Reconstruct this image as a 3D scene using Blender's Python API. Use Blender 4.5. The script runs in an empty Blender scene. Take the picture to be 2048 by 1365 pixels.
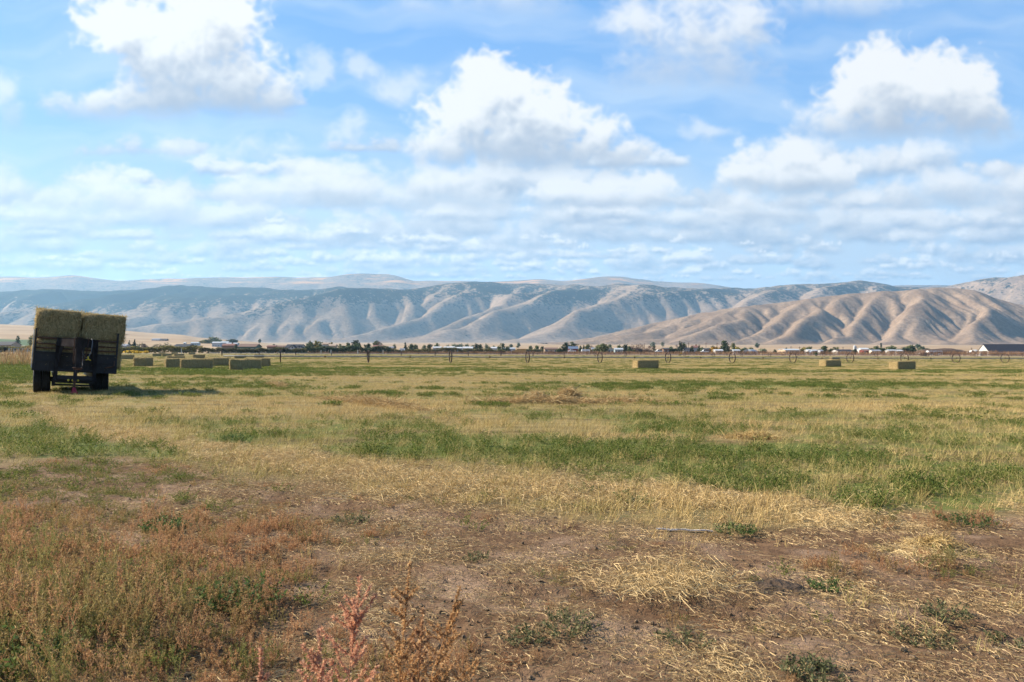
import bpy, bmesh, math, random
import numpy as np
from mathutils import Vector, Matrix, Euler

SC = bpy.context.scene
COL = SC.collection
F = 1479.0          # focal length in photograph pixels (26 mm on a 36 mm wide sensor, 2048 px)
HZ = 698.0          # row of the true horizon
HC = 1.35           # eye height
R = math.radians
rnd = random.Random(7)

# ------------------------------------------------------------------ helpers
def tag(o, label=None, cat=None, group=None, kind=None):
    if label: o['label'] = label
    if cat: o['category'] = cat
    if group: o['group'] = group
    if kind: o['kind'] = kind
    return o

def empty(name, loc=(0, 0, 0), rz=0.0):
    o = bpy.data.objects.new(name, None)
    o.empty_display_size = 0.2
    o.location = loc
    o.rotation_euler = (0, 0, rz)
    COL.objects.link(o)
    return o

def thing(name, label, cat, loc=(0, 0, 0), rz=0.0, group=None):
    return tag(empty(name, loc, rz), label, cat, group)

class MB:
    """collects faces, then links them as ONE mesh object"""
    def __init__(s):
        s.v, s.f, s.mi = [], [], []
        s.m = 0
        s.M = None
    def add(s, vs, fs):
        n = len(s.v)
        if s.M is not None:
            vs = [tuple(s.M @ Vector(p)) for p in vs]
        s.v += [tuple(p) for p in vs]
        for f in fs:
            s.f.append(tuple(n + i for i in f)); s.mi.append(s.m)
        return s
    def box(s, c, d, rz=0.0, M=None, taper=(1, 1)):
        x, y, z = d[0]/2, d[1]/2, d[2]/2
        vs = []
        for sz in (-1, 1):
            tx, ty = (taper if sz > 0 else (1, 1))
            for sx, sy in ((-1, -1), (1, -1), (1, 1), (-1, 1)):
                vs.append(Vector((sx*x*tx, sy*y*ty, sz*z)))
        if M is None:
            M = Matrix.Rotation(rz, 3, 'Z')
        vs = [M @ p + Vector(c) for p in vs]
        return s.add(vs, [(3, 2, 1, 0), (4, 5, 6, 7), (0, 1, 5, 4), (1, 2, 6, 5), (2, 3, 7, 6), (3, 0, 4, 7)])
    def beam(s, a, b, w, h, up=(0, 0, 1)):
        a, b = Vector(a), Vector(b)
        d = (b - a); L = d.length; d.normalize()
        up = Vector(up)
        if abs(d.dot(up)) > .98: up = Vector((0, 1, 0))
        sd = d.cross(up).normalized(); u = sd.cross(d).normalized()
        vs = []
        for e in (a, b):
            for p, q in ((-1, -1), (1, -1), (1, 1), (-1, 1)):
                vs.append(e + sd*p*w/2 + u*q*h/2)
        return s.add(vs, [(0, 1, 2, 3), (7, 6, 5, 4), (0, 4, 5, 1), (1, 5, 6, 2), (2, 6, 7, 3), (3, 7, 4, 0)])
    def tube(s, pts, r, n=8, cap=True):
        pts = [Vector(p) for p in pts]
        rs = r if isinstance(r, (list, tuple)) else [r]*len(pts)
        vs, fs = [], []
        for i, p in enumerate(pts):
            d = (pts[min(i+1, len(pts)-1)] - pts[max(i-1, 0)]).normalized()
            up = Vector((0, 0, 1)) if abs(d.z) < .95 else Vector((1, 0, 0))
            a = d.cross(up).normalized(); b = a.cross(d).normalized()
            for k in range(n):
                t = 2*math.pi*k/n
                vs.append(p + (a*math.cos(t) + b*math.sin(t))*rs[i])
        for i in range(len(pts)-1):
            for k in range(n):
                k2 = (k+1) % n
                fs.append((i*n+k, i*n+k2, (i+1)*n+k2, (i+1)*n+k))
        if cap:
            fs.append(tuple(range(n-1, -1, -1)))
            fs.append(tuple((len(pts)-1)*n+k for k in range(n)))
        return s.add(vs, fs)
    def lathe(s, prof, c=(0, 0, 0), axis='Z', n=24):
        """prof: (radius, height) pairs round the axis"""
        vs, fs = [], []
        for r_, h in prof:
            for k in range(n):
                t = 2*math.pi*k/n
                a, b = r_*math.cos(t), r_*math.sin(t)
                p = {'Z': (a, b, h), 'X': (h, a, b), 'Y': (a, h, b)}[axis]
                vs.append((p[0]+c[0], p[1]+c[1], p[2]+c[2]))
        m = len(prof)
        for i in range(m-1):
            for k in range(n):
                k2 = (k+1) % n
                fs.append((i*n+k, i*n+k2, (i+1)*n+k2, (i+1)*n+k))
        return s.add(vs, fs)
    def prism(s, poly, y0, y1):
        """poly of (x, z), extruded along y"""
        n = len(poly)
        vs = [(x, y0, z) for x, z in poly] + [(x, y1, z) for x, z in poly]
        fs = [tuple(range(n)), tuple(range(2*n-1, n-1, -1))]
        for k in range(n):
            k2 = (k+1) % n
            fs.append((k, n+k, n+k2, k2))
        return s.add(vs, fs)
    def build(s, name, mats, parent=None, smooth=False, bevel=0.0):
        me = bpy.data.meshes.new(name)
        me.from_pydata(s.v, [], s.f)
        if not isinstance(mats, (list, tuple)): mats = [mats]
        for m in mats: me.materials.append(m)
        if len(mats) > 1: me.polygons.foreach_set('material_index', s.mi)
        bm = bmesh.new(); bm.from_mesh(me)
        bmesh.ops.recalc_face_normals(bm, faces=bm.faces)
        bm.to_mesh(me); bm.free()
        if smooth: me.polygons.foreach_set('use_smooth', [True]*len(me.polygons))
        me.update()
        o = bpy.data.objects.new(name, me)
        COL.objects.link(o)
        if parent is not None: o.parent = parent
        if bevel:
            b = o.modifiers.new('bevel', 'BEVEL'); b.width = bevel; b.segments = 2; b.limit_method = 'ANGLE'
        return o

def np_mesh(name, verts, faces, mats, smooth=False, attrs=None, parent=None, link=True):
    """verts (n,3) array, faces (m,k) array with k = 3 or 4"""
    verts = np.asarray(verts, dtype=np.float32); faces = np.asarray(faces, dtype=np.int32)
    me = bpy.data.meshes.new(name)
    k = faces.shape[1]
    me.vertices.add(len(verts)); me.vertices.foreach_set('co', verts.ravel())
    me.loops.add(faces.size); me.loops.foreach_set('vertex_index', faces.ravel())
    me.polygons.add(len(faces))
    me.polygons.foreach_set('loop_start', np.arange(0, faces.size, k, dtype=np.int32))
    me.polygons.foreach_set('loop_total', np.full(len(faces), k, dtype=np.int32))
    if smooth: me.polygons.foreach_set('use_smooth', np.ones(len(faces), dtype=bool))
    for m in (mats if isinstance(mats, (list, tuple)) else [mats]): me.materials.append(m)
    for an, arr in (attrs or {}).items():
        at_ = me.attributes.new(an, 'FLOAT', 'POINT'); at_.data.foreach_set('value', np.asarray(arr, dtype=np.float32))
    me.update(calc_edges=True)
    me.validate()
    o = bpy.data.objects.new(name, me)
    if link: COL.objects.link(o)
    if parent is not None: o.parent = parent
    return o

# ------------------------------------------------------------------ noise
_ga = np.random.default_rng(12).random((256, 256))*2*np.pi
_GC = np.cos(_ga).astype(np.float32).ravel(); _GS = np.sin(_ga).astype(np.float32).ravel()
def pn(x, y, seed=0):
    """gradient noise, about -1 to 1"""
    x, y = np.broadcast_arrays(np.asarray(x, dtype=np.float64), np.asarray(y, dtype=np.float64))
    x0 = np.floor(x); y0 = np.floor(y)
    fx = (x-x0).astype(np.float32); fy = (y-y0).astype(np.float32)
    ix = x0.astype(np.int32) + (seed*37) % 251; iy = y0.astype(np.int32) + (seed*91) % 241
    u = fx*fx*fx*(fx*(fx*6-15)+10); v = fy*fy*fy*(fy*(fy*6-15)+10)
    ia, ib = (ix & 255) << 8, ((ix+1) & 255) << 8
    ja, jb = iy & 255, (iy+1) & 255
    def g(i, j, dx, dy):
        k = i + j
        return _GC[k]*dx + _GS[k]*dy
    n0 = g(ia, ja, fx, fy); n0 += u*(g(ib, ja, fx-1, fy)-n0)
    n1 = g(ia, jb, fx, fy-1); n1 += u*(g(ib, jb, fx-1, fy-1)-n1)
    return (n0 + v*(n1-n0))*1.5
def fbm(x, y, oct=4, seed=0, gain=.5):
    s = 0; a = 1; t = 0
    for o in range(oct):
        s = s + a*pn(x*2**o, y*2**o, seed+o*17); t += a; a *= gain
    return s/t
def sstep(a, b, x):
    t = np.clip((x-a)/(b-a), 0, 1)
    return t*t*(3-2*t)

# ------------------------------------------------------------------ lie of the land
def rise(y):
    t = np.maximum(y-650.0, 0)
    return .0105*t*t/(t+350.0)
DX = np.array([-400, -1, 40, 160, 248, 300, 367, 396, 430, 500, 560, 5000.])
DP = np.array([650, 650, 652, 656, 663, 668, 671, 676, 679, 684, 690, 690.])
def swell(x, y):
    """the low dry rise behind the houses on the left"""
    pxu = 1024+F*x/np.maximum(y, 50)
    crest = np.interp(pxu, DX, DP)
    top = (HZ-crest)*2600/F + HC - (-1.6+rise(2600.0))
    top = np.maximum(top, 0)
    return top*(.35*sstep(850, 1500, y)+.65*sstep(1400, 2600, y))*(1-.9*sstep(2700, 3600, y))*sstep(1750, 300, pxu)
def gz(x, y):
    x = np.asarray(x, dtype=np.float64); y = np.asarray(y, dtype=np.float64)
    ya = np.maximum(y, -15)
    D = 1.26 + .00476*200*np.tanh(x/200) + 1.7*np.tanh(.0087*ya/1.7) + .09*np.exp(-(y/9)**2)
    z = HC - D + rise(y) + swell(x, y)
    r = np.hypot(x, y)
    z = z + .035*fbm(x*.35, y*.35, 3, 5)*np.exp(-r/60) + .015*fbm(x*1.7, y*1.7, 3, 9)*np.exp(-r/18)
    # old tyre ruts along the edge of the field
    for k in (0, 1):
        yr = np.interp(x, [-9, -4, 0, 3, 6, 12], [9.2, 6.6, 5.2, 4.5, 4.2, 4.3]) + (k*1.7-1.15)
        z = z - .035*np.exp(-((y-yr)/.16)**2)*sstep(14, 8, np.abs(x)) + .02*np.exp(-((np.abs(y-yr)-.3)/.12)**2)*sstep(14, 8, np.abs(x))
    far = sstep(900, 2000, r)
    z = z + far*4*fbm(x*.0022, y*.0022, 4, 21)
    return z
def g1(x, y): return float(gz(np.array([x]), np.array([y]))[0])
def at(px, py):
    """point of the ground seen at that place of the photograph"""
    u = (px-1024)/F; w = (HZ-py)/F
    lo, hi = 1.0, 900.0
    ys = np.geomspace(lo, hi, 4000)
    d = (HC + w*ys) - gz(u*ys, ys)
    k = np.where(d < 0)[0]
    y = ys[k[0]] if len(k) else 400.0
    return Vector((u*y, y, g1(u*y, y)))
def P(px, py, Y): return Vector(((px-1024)/F*Y, Y, HC+(HZ-py)/F*Y))

# ------------------------------------------------------------------ materials
def newmat(name):
    m = bpy.data.materials.new(name); m.use_nodes = True
    nt = m.node_tree; b = nt.nodes['Principled BSDF']
    b.inputs['Specular IOR Level'].default_value = .25
    return m, nt, b
def mat(name, col, rough=.85, var=.25, scale=8.0, metal=0.0, bump=0.0, col2=None, spec=.25, rand=0.0):
    m, nt, b = newmat(name)
    L = nt.links
    tc = nt.nodes.new('ShaderNodeTexCoord')
    n = nt.nodes.new('ShaderNodeTexNoise'); n.inputs['Scale'].default_value = scale; n.inputs['Detail'].default_value = 5
    L.new(tc.outputs['Object'], n.inputs['Vector'])
    r = nt.nodes.new('ShaderNodeValToRGB')
    c2 = col2 or tuple(c*(1-var) for c in col)
    c1 = tuple(min(1, c*(1+var*.6)) for c in col) if not col2 else col
    r.color_ramp.elements[0].position = .33; r.color_ramp.elements[0].color = (*c2, 1)
    r.color_ramp.elements[1].position = .67; r.color_ramp.elements[1].color = (*c1, 1)
    L.new(n.outputs['Fac'], r.inputs['Fac'])
    out = r.outputs['Color']
    if rand:
        oi = nt.nodes.new('ShaderNodeObjectInfo')
        mr = nt.nodes.new('ShaderNodeMapRange'); mr.inputs['To Min'].default_value = 1-rand; mr.inputs['To Max'].default_value = 1+rand
        L.new(oi.outputs['Random'], mr.inputs['Value'])
        mx = nt.nodes.new('ShaderNodeVectorMath'); mx.operation = 'SCALE'
        L.new(out, mx.inputs[0]); L.new(mr.outputs[0], mx.inputs['Scale']); out = mx.outputs[0]
    L.new(out, b.inputs['Base Color'])
    b.inputs['Roughness'].default_value = rough; b.inputs['Metallic'].default_value = metal
    b.inputs['Specular IOR Level'].default_value = spec
    if bump:
        bp = nt.nodes.new('ShaderNodeBump'); bp.inputs['Strength'].default_value = bump; bp.inputs['Distance'].default_value = .05
        L.new(n.outputs['Fac'], bp.inputs['Height']); L.new(bp.outputs[0], b.inputs['Normal'])
    return m
# ------------------------------------------------------------------ camera
cam = bpy.data.cameras.new('camera'); camo = bpy.data.objects.new('camera', cam); COL.objects.link(camo)
camo.location = (0, 0, HC); camo.rotation_euler = (R(90), 0, 0)
cam.lens = 26; cam.sensor_width = 36; cam.clip_start = .1; cam.clip_end = 60000
cam.shift_y = (HZ-682.5)/2048
cam.dof.use_dof = True; cam.dof.focus_distance = 16; cam.dof.aperture_fstop = 8
SC.camera = camo

# ------------------------------------------------------------------ what grows where on the ground
def zones(x, y):
    """weights (0-1) of field, green, straw, rust (red-brown weeds), bare soil"""
    x = np.asarray(x, float); y = np.asarray(y, float)
    ys = np.maximum(y, .4)
    D = HC - gz(x, ys)
    # the same patch outlines, read off as bearing and depression from where the survey stood
    qx = 1024+F*x/ys; qy = HZ+F*D/ys
    wob = fbm(x*.9, y*.9, 4, 31)
    edge = np.interp(qx, [-600, 0, 300, 450, 700, 1000, 1300, 1500, 1700, 2048, 2600],
                     [900, 925, 912, 950, 975, 1015, 1052, 1062, 1040, 1022, 1000]) + 30*wob
    fld = sstep(18, -18, qy-edge)
    def el(cx, cy, rx, ry):
        return np.exp(-((qx-cx)/rx)**2-((qy-cy)/ry)**2)
    n1 = fbm(x*.55, y*.55, 4, 41); n2 = fbm(x*.05, y*.42, 3, 43); n3 = fbm(x*2.2, y*2.2, 3, 47); n4 = fbm(x*.012, y*.16, 3, 49)
    g = .45 - .13*sstep(25, 50, y) + .80*n2*sstep(14, 30, y) + .90*n1*sstep(60, 8, y) + .55*n3*sstep(24, 5, y) + .35*n4*sstep(40, 90, y)
    g = g + .27*el(1650, 915, 560, 66) + .20*el(1200, 905, 300, 55) + .36*el(1980, 975, 260, 48) + .30*el(1480, 965, 260, 40)
    g = g + .8*el(470, 878, 45, 9) + .75*el(250, 908, 150, 20) + .35*el(60, 880, 120, 20) + .35*el(800, 890, 220, 32)
    g = g + .9*el(30, 742, 70, 16) + .6*el(420, 745, 190, 7) + .30*el(640, 738, 300, 4) + .32*el(1400, 743, 800, 4)
    g = g + .40*el(1500, 772, 560, 5) + .4*el(1020, 822, 140, 7) + .3*el(500, 770, 160, 10)
    g = g - .35*el(1500, 815, 700, 14) - .35*el(520, 815, 420, 26) - .35*el(820, 770, 300, 10) - .35*el(1350, 1005, 260, 16)
    g = g - .6*el(800, 958, 260, 16) - .5*el(1100, 855, 160, 14) - .3*el(1250, 757, 900, 4)
    g = g + .35*el(80, 965, 200, 40)
    # raked lane of straw that curves away to the trailer, and other leavings
    lane = np.interp(qx, [60, 130, 300, 500, 640, 800, 1000, 1300, 1600], [790, 845, 885, 912, 930, 955, 975, 992, 1010])
    lw = np.interp(qx, [100, 600, 1300, 1700], [19, 23, 24, 6])
    st = np.exp(-((qy-lane)/lw)**2)*sstep(1750, 1500, qx)*sstep(30, 110, qx)
    st = np.maximum(st, .9*el(760, 812, 150, 9)*np.exp(-((qy-(793+(qx-620)*.115))/5)**2))
    st = np.maximum(st, .8*el(1500, 878, 80, 6)); st = np.maximum(st, .8*el(1640, 1045, 160, 12))
    st = np.maximum(st, .9*el(1340, 1170, 90, 22)); st = np.maximum(st, .9*el(1860, 1104, 80, 14)); st = np.maximum(st, .6*el(880, 985, 300, 22))
    st = np.maximum(st, .8*el(1480, 1345, 90, 22)); st = np.maximum(st, .6*el(1150, 1275, 120, 20)); st = np.maximum(st, .5*el(760, 1110, 150, 14))
    st = st*np.clip(.75+.9*n3, 0, 1)
    g = np.clip(g - .8*st, 0, 1)
    rust = .95*el(80, 1120, 330, 130) + .7*el(420, 1260, 330, 110) + .75*el(1850, 1045, 190, 22) + .75*el(1740, 1140, 170, 30) + .45*el(560, 1100, 220, 60)
    rust = rust + .5*el(100, 1320, 300, 120) + .75*el(690, 1345, 300, 62) + .3*n1
    rust = np.clip((rust-.7*el(60, 972, 360, 36))*(1-.75*fld), 0, 1)
    weed = np.clip(.9*el(60, 985, 330, 40) + .8*el(100, 1290, 260, 110) + .45*el(520, 1040, 260, 40) + .7*el(480, 1195, 90, 30) + .25 + .9*n1 - .1, 0, 1)*(1-fld)
    track = el(1350, 1110, 620, 60)+el(1250, 1330, 500, 90)+el(1900, 1290, 260, 90)+.8*el(820, 1060, 220, 35)
    soil = np.clip(.35 + .5*track + .5*n1 + .4*n3 - .3*rust, 0, 1)*(1-fld)
    green = np.where(fld > .5, g, np.clip(weed*.55, 0, 1))
    green = g*fld + weed*.5*(1-fld)
    return dict(field=fld, green=np.clip(green, 0, 1), straw=np.clip(st, 0, 1), rust=rust, soil=soil, weed=weed)

# ------------------------------------------------------------------ ground: one sheet from underfoot to the hills
def ramp_mix(nt, fac, a, b):
    n = nt.nodes.new('ShaderNodeMix'); n.data_type = 'RGBA'; n.clamp_factor = True
    for s_, v in ((0, fac), (6, a), (7, b)):
        if isinstance(v, tuple): n.inputs[s_].default_value = (*v, 1)
        elif isinstance(v, (int, float)): n.inputs[s_].default_value = v
        else: nt.links.new(v, n.inputs[s_])
    return n.outputs[2]
def mth(nt, op, a, b=None, c=None, clamp=False):
    n = nt.nodes.new('ShaderNodeMath'); n.operation = op; n.use_clamp = clamp
    for i, v in enumerate((a, b, c)):
        if v is None: continue
        if isinstance(v, (int, float)): n.inputs[i].default_value = v
        else: nt.links.new(v, n.inputs[i])
    return n.outputs[0]
def noise(nt, vec, scale, detail=4, rough=.55, dist=0.0):
    n = nt.nodes.new('ShaderNodeTexNoise'); n.inputs['Scale'].default_value = scale
    n.inputs['Detail'].default_value = detail; n.inputs['Roughness'].default_value = rough; n.inputs['Distortion'].default_value = dist
    if vec is not None: nt.links.new(vec, n.inputs['Vector'])
    return n.outputs['Fac']
def attr(nt, name, kind='GEOMETRY'):
    n = nt.nodes.new('ShaderNodeAttribute'); n.attribute_name = name; n.attribute_type = kind
    return n.outputs['Fac']
def mrange(nt, v, a, b, c=0.0, d=1.0):
    n = nt.nodes.new('ShaderNodeMapRange'); n.interpolation_type = 'SMOOTHSTEP'
    nt.links.new(v, n.inputs[0])
    for i, q in enumerate((a, b, c, d)): n.inputs[i+1].default_value = q
    return n.outputs[0]

def ground_material():
    m, nt, b = newmat('field_soil_and_stubble')
    tc = nt.nodes.new('ShaderNodeTexCoord'); ob = tc.outputs['Object']
    fine = noise(nt, ob, 9.0, 6, .65); mid = noise(nt, ob, 1.6, 5); vf = noise(nt, ob, 45.0, 4, .6)
    mp = nt.nodes.new('ShaderNodeMapping'); mp.inputs['Scale'].default_value = (.25, 1.6, 1); nt.links.new(ob, mp.inputs[0])
    streak = noise(nt, mp.outputs[0], 1.0, 5, .65)
    soil = ramp_mix(nt, mrange(nt, fine, .3, .7), (.068, .037, .020), (.140, .083, .045))
    soil = ramp_mix(nt, mrange(nt, mid, .45, .7), soil, (.215, .142, .093))
    straw = ramp_mix(nt, mrange(nt, vf, .3, .7), (.17, .115, .050), (.38, .28, .135))
    strawd = ramp_mix(nt, mrange(nt, streak, .3, .7), (.095, .070, .027), (.24, .18, .074))
    green = ramp_mix(nt, mrange(nt, vf, .3, .7), (.050, .065, .014), (.125, .140, .034))
    rust = ramp_mix(nt, mrange(nt, fine, .3, .7), (.10, .055, .028), (.20, .115, .06))
    fld = attr(nt, 'field'); gr = attr(nt, 'green'); st = attr(nt, 'straw'); ru = attr(nt, 'rust')
    # green patches broken up by their own raggedness
    gb = mth(nt, 'ADD', gr, mth(nt, 'MULTIPLY', mth(nt, 'SUBTRACT', fine, .5), 1.1))
    gb = mth(nt, 'ADD', gb, mth(nt, 'MULTIPLY', mth(nt, 'SUBTRACT', streak, .5), 1.3))
    fieldc = ramp_mix(nt, mrange(nt, gb, .28, .85), strawd, green)
    yard = ramp_mix(nt, mrange(nt, mth(nt, 'ADD', ru, mth(nt, 'SUBTRACT', fine, .5)), .35, 1.0), soil, rust)
    c = ramp_mix(nt, fld, yard, fieldc)
    c = ramp_mix(nt, mrange(nt, mth(nt, 'ADD', st, mth(nt, 'MULTIPLY', mth(nt, 'SUBTRACT', vf, .5), 1.2)), .3, .9), c, straw)
    # beyond the cropped field: dry valley floor with darker brush and ditch lines
    dry = ramp_mix(nt, mrange(nt, noise(nt, ob, .006, 6, .6), .35, .65), (.23, .155, .088), (.31, .222, .135))
    mp2 = nt.nodes.new('ShaderNodeMapping'); mp2.inputs['Scale'].default_value = (.0022, .016, 1); nt.links.new(ob, mp2.inputs[0])
    lines = noise(nt, mp2.outputs[0], 1.0, 4, .6)
    dry = ramp_mix(nt, mrange(nt, lines, .56, .66), dry, (.24, .155, .10))
    dry = ramp_mix(nt, mrange(nt, noise(nt, ob, .03, 3, .7), .66, .72), dry, (.10, .10, .05))
    c = ramp_mix(nt, attr(nt, 'dry'), c, dry)
    c = ramp_mix(nt, attr(nt, 'pasture_and_edge_shade'), c, (.055, .085, .032))
    nt.links.new(c, b.inputs['Base Color'])
    b.inputs['Roughness'].default_value = .95; b.inputs['Specular IOR Level'].default_value = .1
    bp = nt.nodes.new('ShaderNodeBump'); bp.inputs['Strength'].default_value = .9; bp.inputs['Distance'].default_value = .02
    vo = nt.nodes.new('ShaderNodeTexVoronoi'); vo.feature = 'DISTANCE_TO_EDGE'; vo.inputs['Scale'].default_value = 26; vo.inputs['Randomness'].default_value = 1; nt.links.new(ob, vo.inputs['Vector'])
    crack = mrange(nt, vo.outputs['Distance'], 0, .06)
    h = mth(nt, 'ADD', mth(nt, 'MULTIPLY', mth(nt, 'MULTIPLY', crack, mrange(nt, mid, .42, .62)), .22), mth(nt, 'ADD', fine, mth(nt, 'MULTIPLY', vf, .5)))
    nt.links.new(h, bp.inputs['Height']); nt.links.new(bp.outputs[0], b.inputs['Normal'])
    return m

def make_ground():
    r = np.concatenate([[.02, .3, .6, .9], np.geomspace(1.15, 6800, 430)])
    a = np.concatenate([np.linspace(-180, -52, 40)[:-1], np.linspace(-52, 52, 560), np.linspace(52, 180, 40)[1:]])
    ra, aa = np.meshgrid(r, np.radians(a), indexing='ij')
    x = ra*np.sin(aa); y = ra*np.cos(aa)
    z = gz(x, y)
    nr, na = x.shape
    v = np.stack([x, y, z], -1).reshape(-1, 3)
    i, j = np.meshgrid(np.arange(nr-1), np.arange(na-1), indexing='ij')
    q = np.stack([i*na+j, i*na+j+1, (i+1)*na+j+1, (i+1)*na+j], -1).reshape(-1, 4)[:, ::-1]
    zz = zones(x.ravel(), y.ravel())
    xr, yr = x.ravel(), y.ravel()
    dry = sstep(345, 352, yr + .02*xr)
    pxu = 1024+F*xr/np.maximum(yr, 1)
    pas = sstep(70, 62, pxu)*sstep(1010, 1025, yr)*sstep(1215, 1200, yr)*(yr > 1)
    pas = np.maximum(pas, sstep(330, 333, yr+.02*xr)*(1-dry)*.8)  # dark green grass edge at the field's end, its shade put into the colour
    at_ = {k: zz[k] for k in ('field', 'green', 'straw', 'rust')}
    at_['dry'] = dry; at_['pasture_and_edge_shade'] = pas
    o = np_mesh('ground', v, q, ground_material(), smooth=True, attrs=at_)
    tag(o, kind='structure'); return o
make_ground()

# ------------------------------------------------------------------ hills and mountains
def erode(h, dx, iters, K, diff, m=.45, rain=None):
    H, W = h.shape; N = H*W
    idx = np.arange(N).reshape(H, W)
    offs = [(-1, -1), (-1, 0), (-1, 1), (0, -1), (0, 1), (1, -1), (1, 0), (1, 1)]
    for it in range(iters):
        hp = np.pad(h, 1, mode='edge'); ip = np.pad(idx, 1, mode='edge')
        best = np.zeros((H, W)); rec = idx.copy()
        for dy, dx_ in offs:
            L = dx*math.hypot(dy, dx_)
            s = (h - hp[1+dy:1+dy+H, 1+dx_:1+dx_+W])/L
            k = s > best
            best = np.where(k, s, best); rec = np.where(k, ip[1+dy:1+dy+H, 1+dx_:1+dx_+W], rec)
        r = rec.ravel().copy(); self_ = r == np.arange(N)
        r[self_] = N
        A = np.ones(N+1); A[N] = 0
        r = np.append(r, N)
        for _ in range(10):
            A = A + np.bincount(r, weights=A, minlength=N+1); A[N] = 0
            r = r[r]
        A = A[:N].reshape(H, W)*dx*dx
        dh = K*A**m*best
        drop = np.minimum(dh, .7*(h - h.ravel()[rec]))
        h = h - drop
        hp = np.pad(h, 1, mode='edge')
        h = h + diff*(hp[:-2, 1:-1]+hp[2:, 1:-1]+hp[1:-1, :-2]+hp[1:-1, 2:]-4*h)
    return h

def fit_skyline(x, y, z, px, py, base, sm=9, gate=None):
    """scale the relief along each bearing so that its crest stands at the surveyed height"""
    az = x/np.maximum(y, 1)
    el = (z-HC)/np.maximum(y, 1)
    nb = 260
    edges = np.linspace(az.min(), az.max(), nb+1); mid = (edges[1:]+edges[:-1])/2
    k = np.clip(np.digitize(az, edges)-1, 0, nb-1)
    mx = np.full(nb, -1.0); np.maximum.at(mx, k.ravel(), el.ravel())
    want = (HZ-np.interp(mid*F+1024, px, py))/F
    ratio = np.clip(want/np.maximum(mx, 1e-4), .25, 4)
    w = np.hanning(sm+2)[1:-1]; w /= w.sum()
    ratio = np.convolve(np.pad(ratio, sm//2, mode='edge'), w, mode='valid')
    f = np.interp(az, mid, ratio)
    return base + (z-base)*f

def rock_material(name, tan1, tan2, dark, speck, scale, streak=None):
    m, nt, b = newmat(name)
    tc = nt.nodes.new('ShaderNodeTexCoord'); ob = tc.outputs['Object']
    n1 = noise(nt, ob, .004*scale, 6, .6); n2 = noise(nt, ob, .035*scale, 5, .65); n3 = noise(nt, ob, .012*scale, 6, .7)
    c = ramp_mix(nt, mrange(nt, n1, .35, .65), tan1, tan2)
    c = ramp_mix(nt, mrange(nt, n2, .38, .66, 0, .6), c, tuple(t*.5 for t in tan1))
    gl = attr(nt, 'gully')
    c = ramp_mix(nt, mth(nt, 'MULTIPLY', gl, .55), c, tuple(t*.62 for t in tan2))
    fo = attr(nt, 'forest_and_shade')
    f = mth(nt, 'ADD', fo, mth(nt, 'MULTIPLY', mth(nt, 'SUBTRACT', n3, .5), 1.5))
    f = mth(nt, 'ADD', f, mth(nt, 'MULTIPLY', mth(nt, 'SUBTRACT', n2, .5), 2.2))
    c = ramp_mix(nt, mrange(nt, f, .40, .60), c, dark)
    if streak:   # belts of autumn-coloured brush and pale rock on the plateau
        mp = nt.nodes.new('ShaderNodeMapping'); mp.inputs['Scale'].default_value = (.0012, .0012, .012); nt.links.new(ob, mp.inputs[0])
        s = noise(nt, mp.outputs[0], 1.0, 6, .7)
        c = ramp_mix(nt, mth(nt, 'MULTIPLY', mrange(nt, s, .5, .62), attr(nt, 'belt')), c, streak)
    nt.links.new(c, b.inputs['Base Color'])
    b.inputs['Roughness'].default_value = 1; b.inputs['Specular IOR Level'].default_value = 0
    bp = nt.nodes.new('ShaderNodeBump'); bp.inputs['Strength'].default_value = .6; bp.inputs['Distance'].default_value = 12/scale
    nt.links.new(mth(nt, 'ADD', n2, n3), bp.inputs['Height']); nt.links.new(bp.outputs[0], b.inputs['Normal'])
    return m

def heightfield(name, x, y, z, material, extra=None):
    H, W = x.shape
    i, j = np.meshgrid(np.arange(H-1), np.arange(W-1), indexing='ij')
    q = np.stack([i*W+j, i*W+j+1, (i+1)*W+j+1, (i+1)*W+j], -1).reshape(-1, 4)
    dx = x[0, 1]-x[0, 0]
    zp = np.pad(z, 1, mode='edge')
    lap = (zp[:-2, 1:-1]+zp[2:, 1:-1]+zp[1:-1, :-2]+zp[1:-1, 2:]-4*z)/dx
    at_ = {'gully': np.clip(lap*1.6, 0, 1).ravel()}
    for k, a in (extra or {}).items(): at_[k] = a.ravel()
    o = np_mesh(name, np.stack([x, y, z], -1).reshape(-1, 3), q, material, smooth=True, attrs=at_)
    return tag(o, kind='structure')

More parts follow.
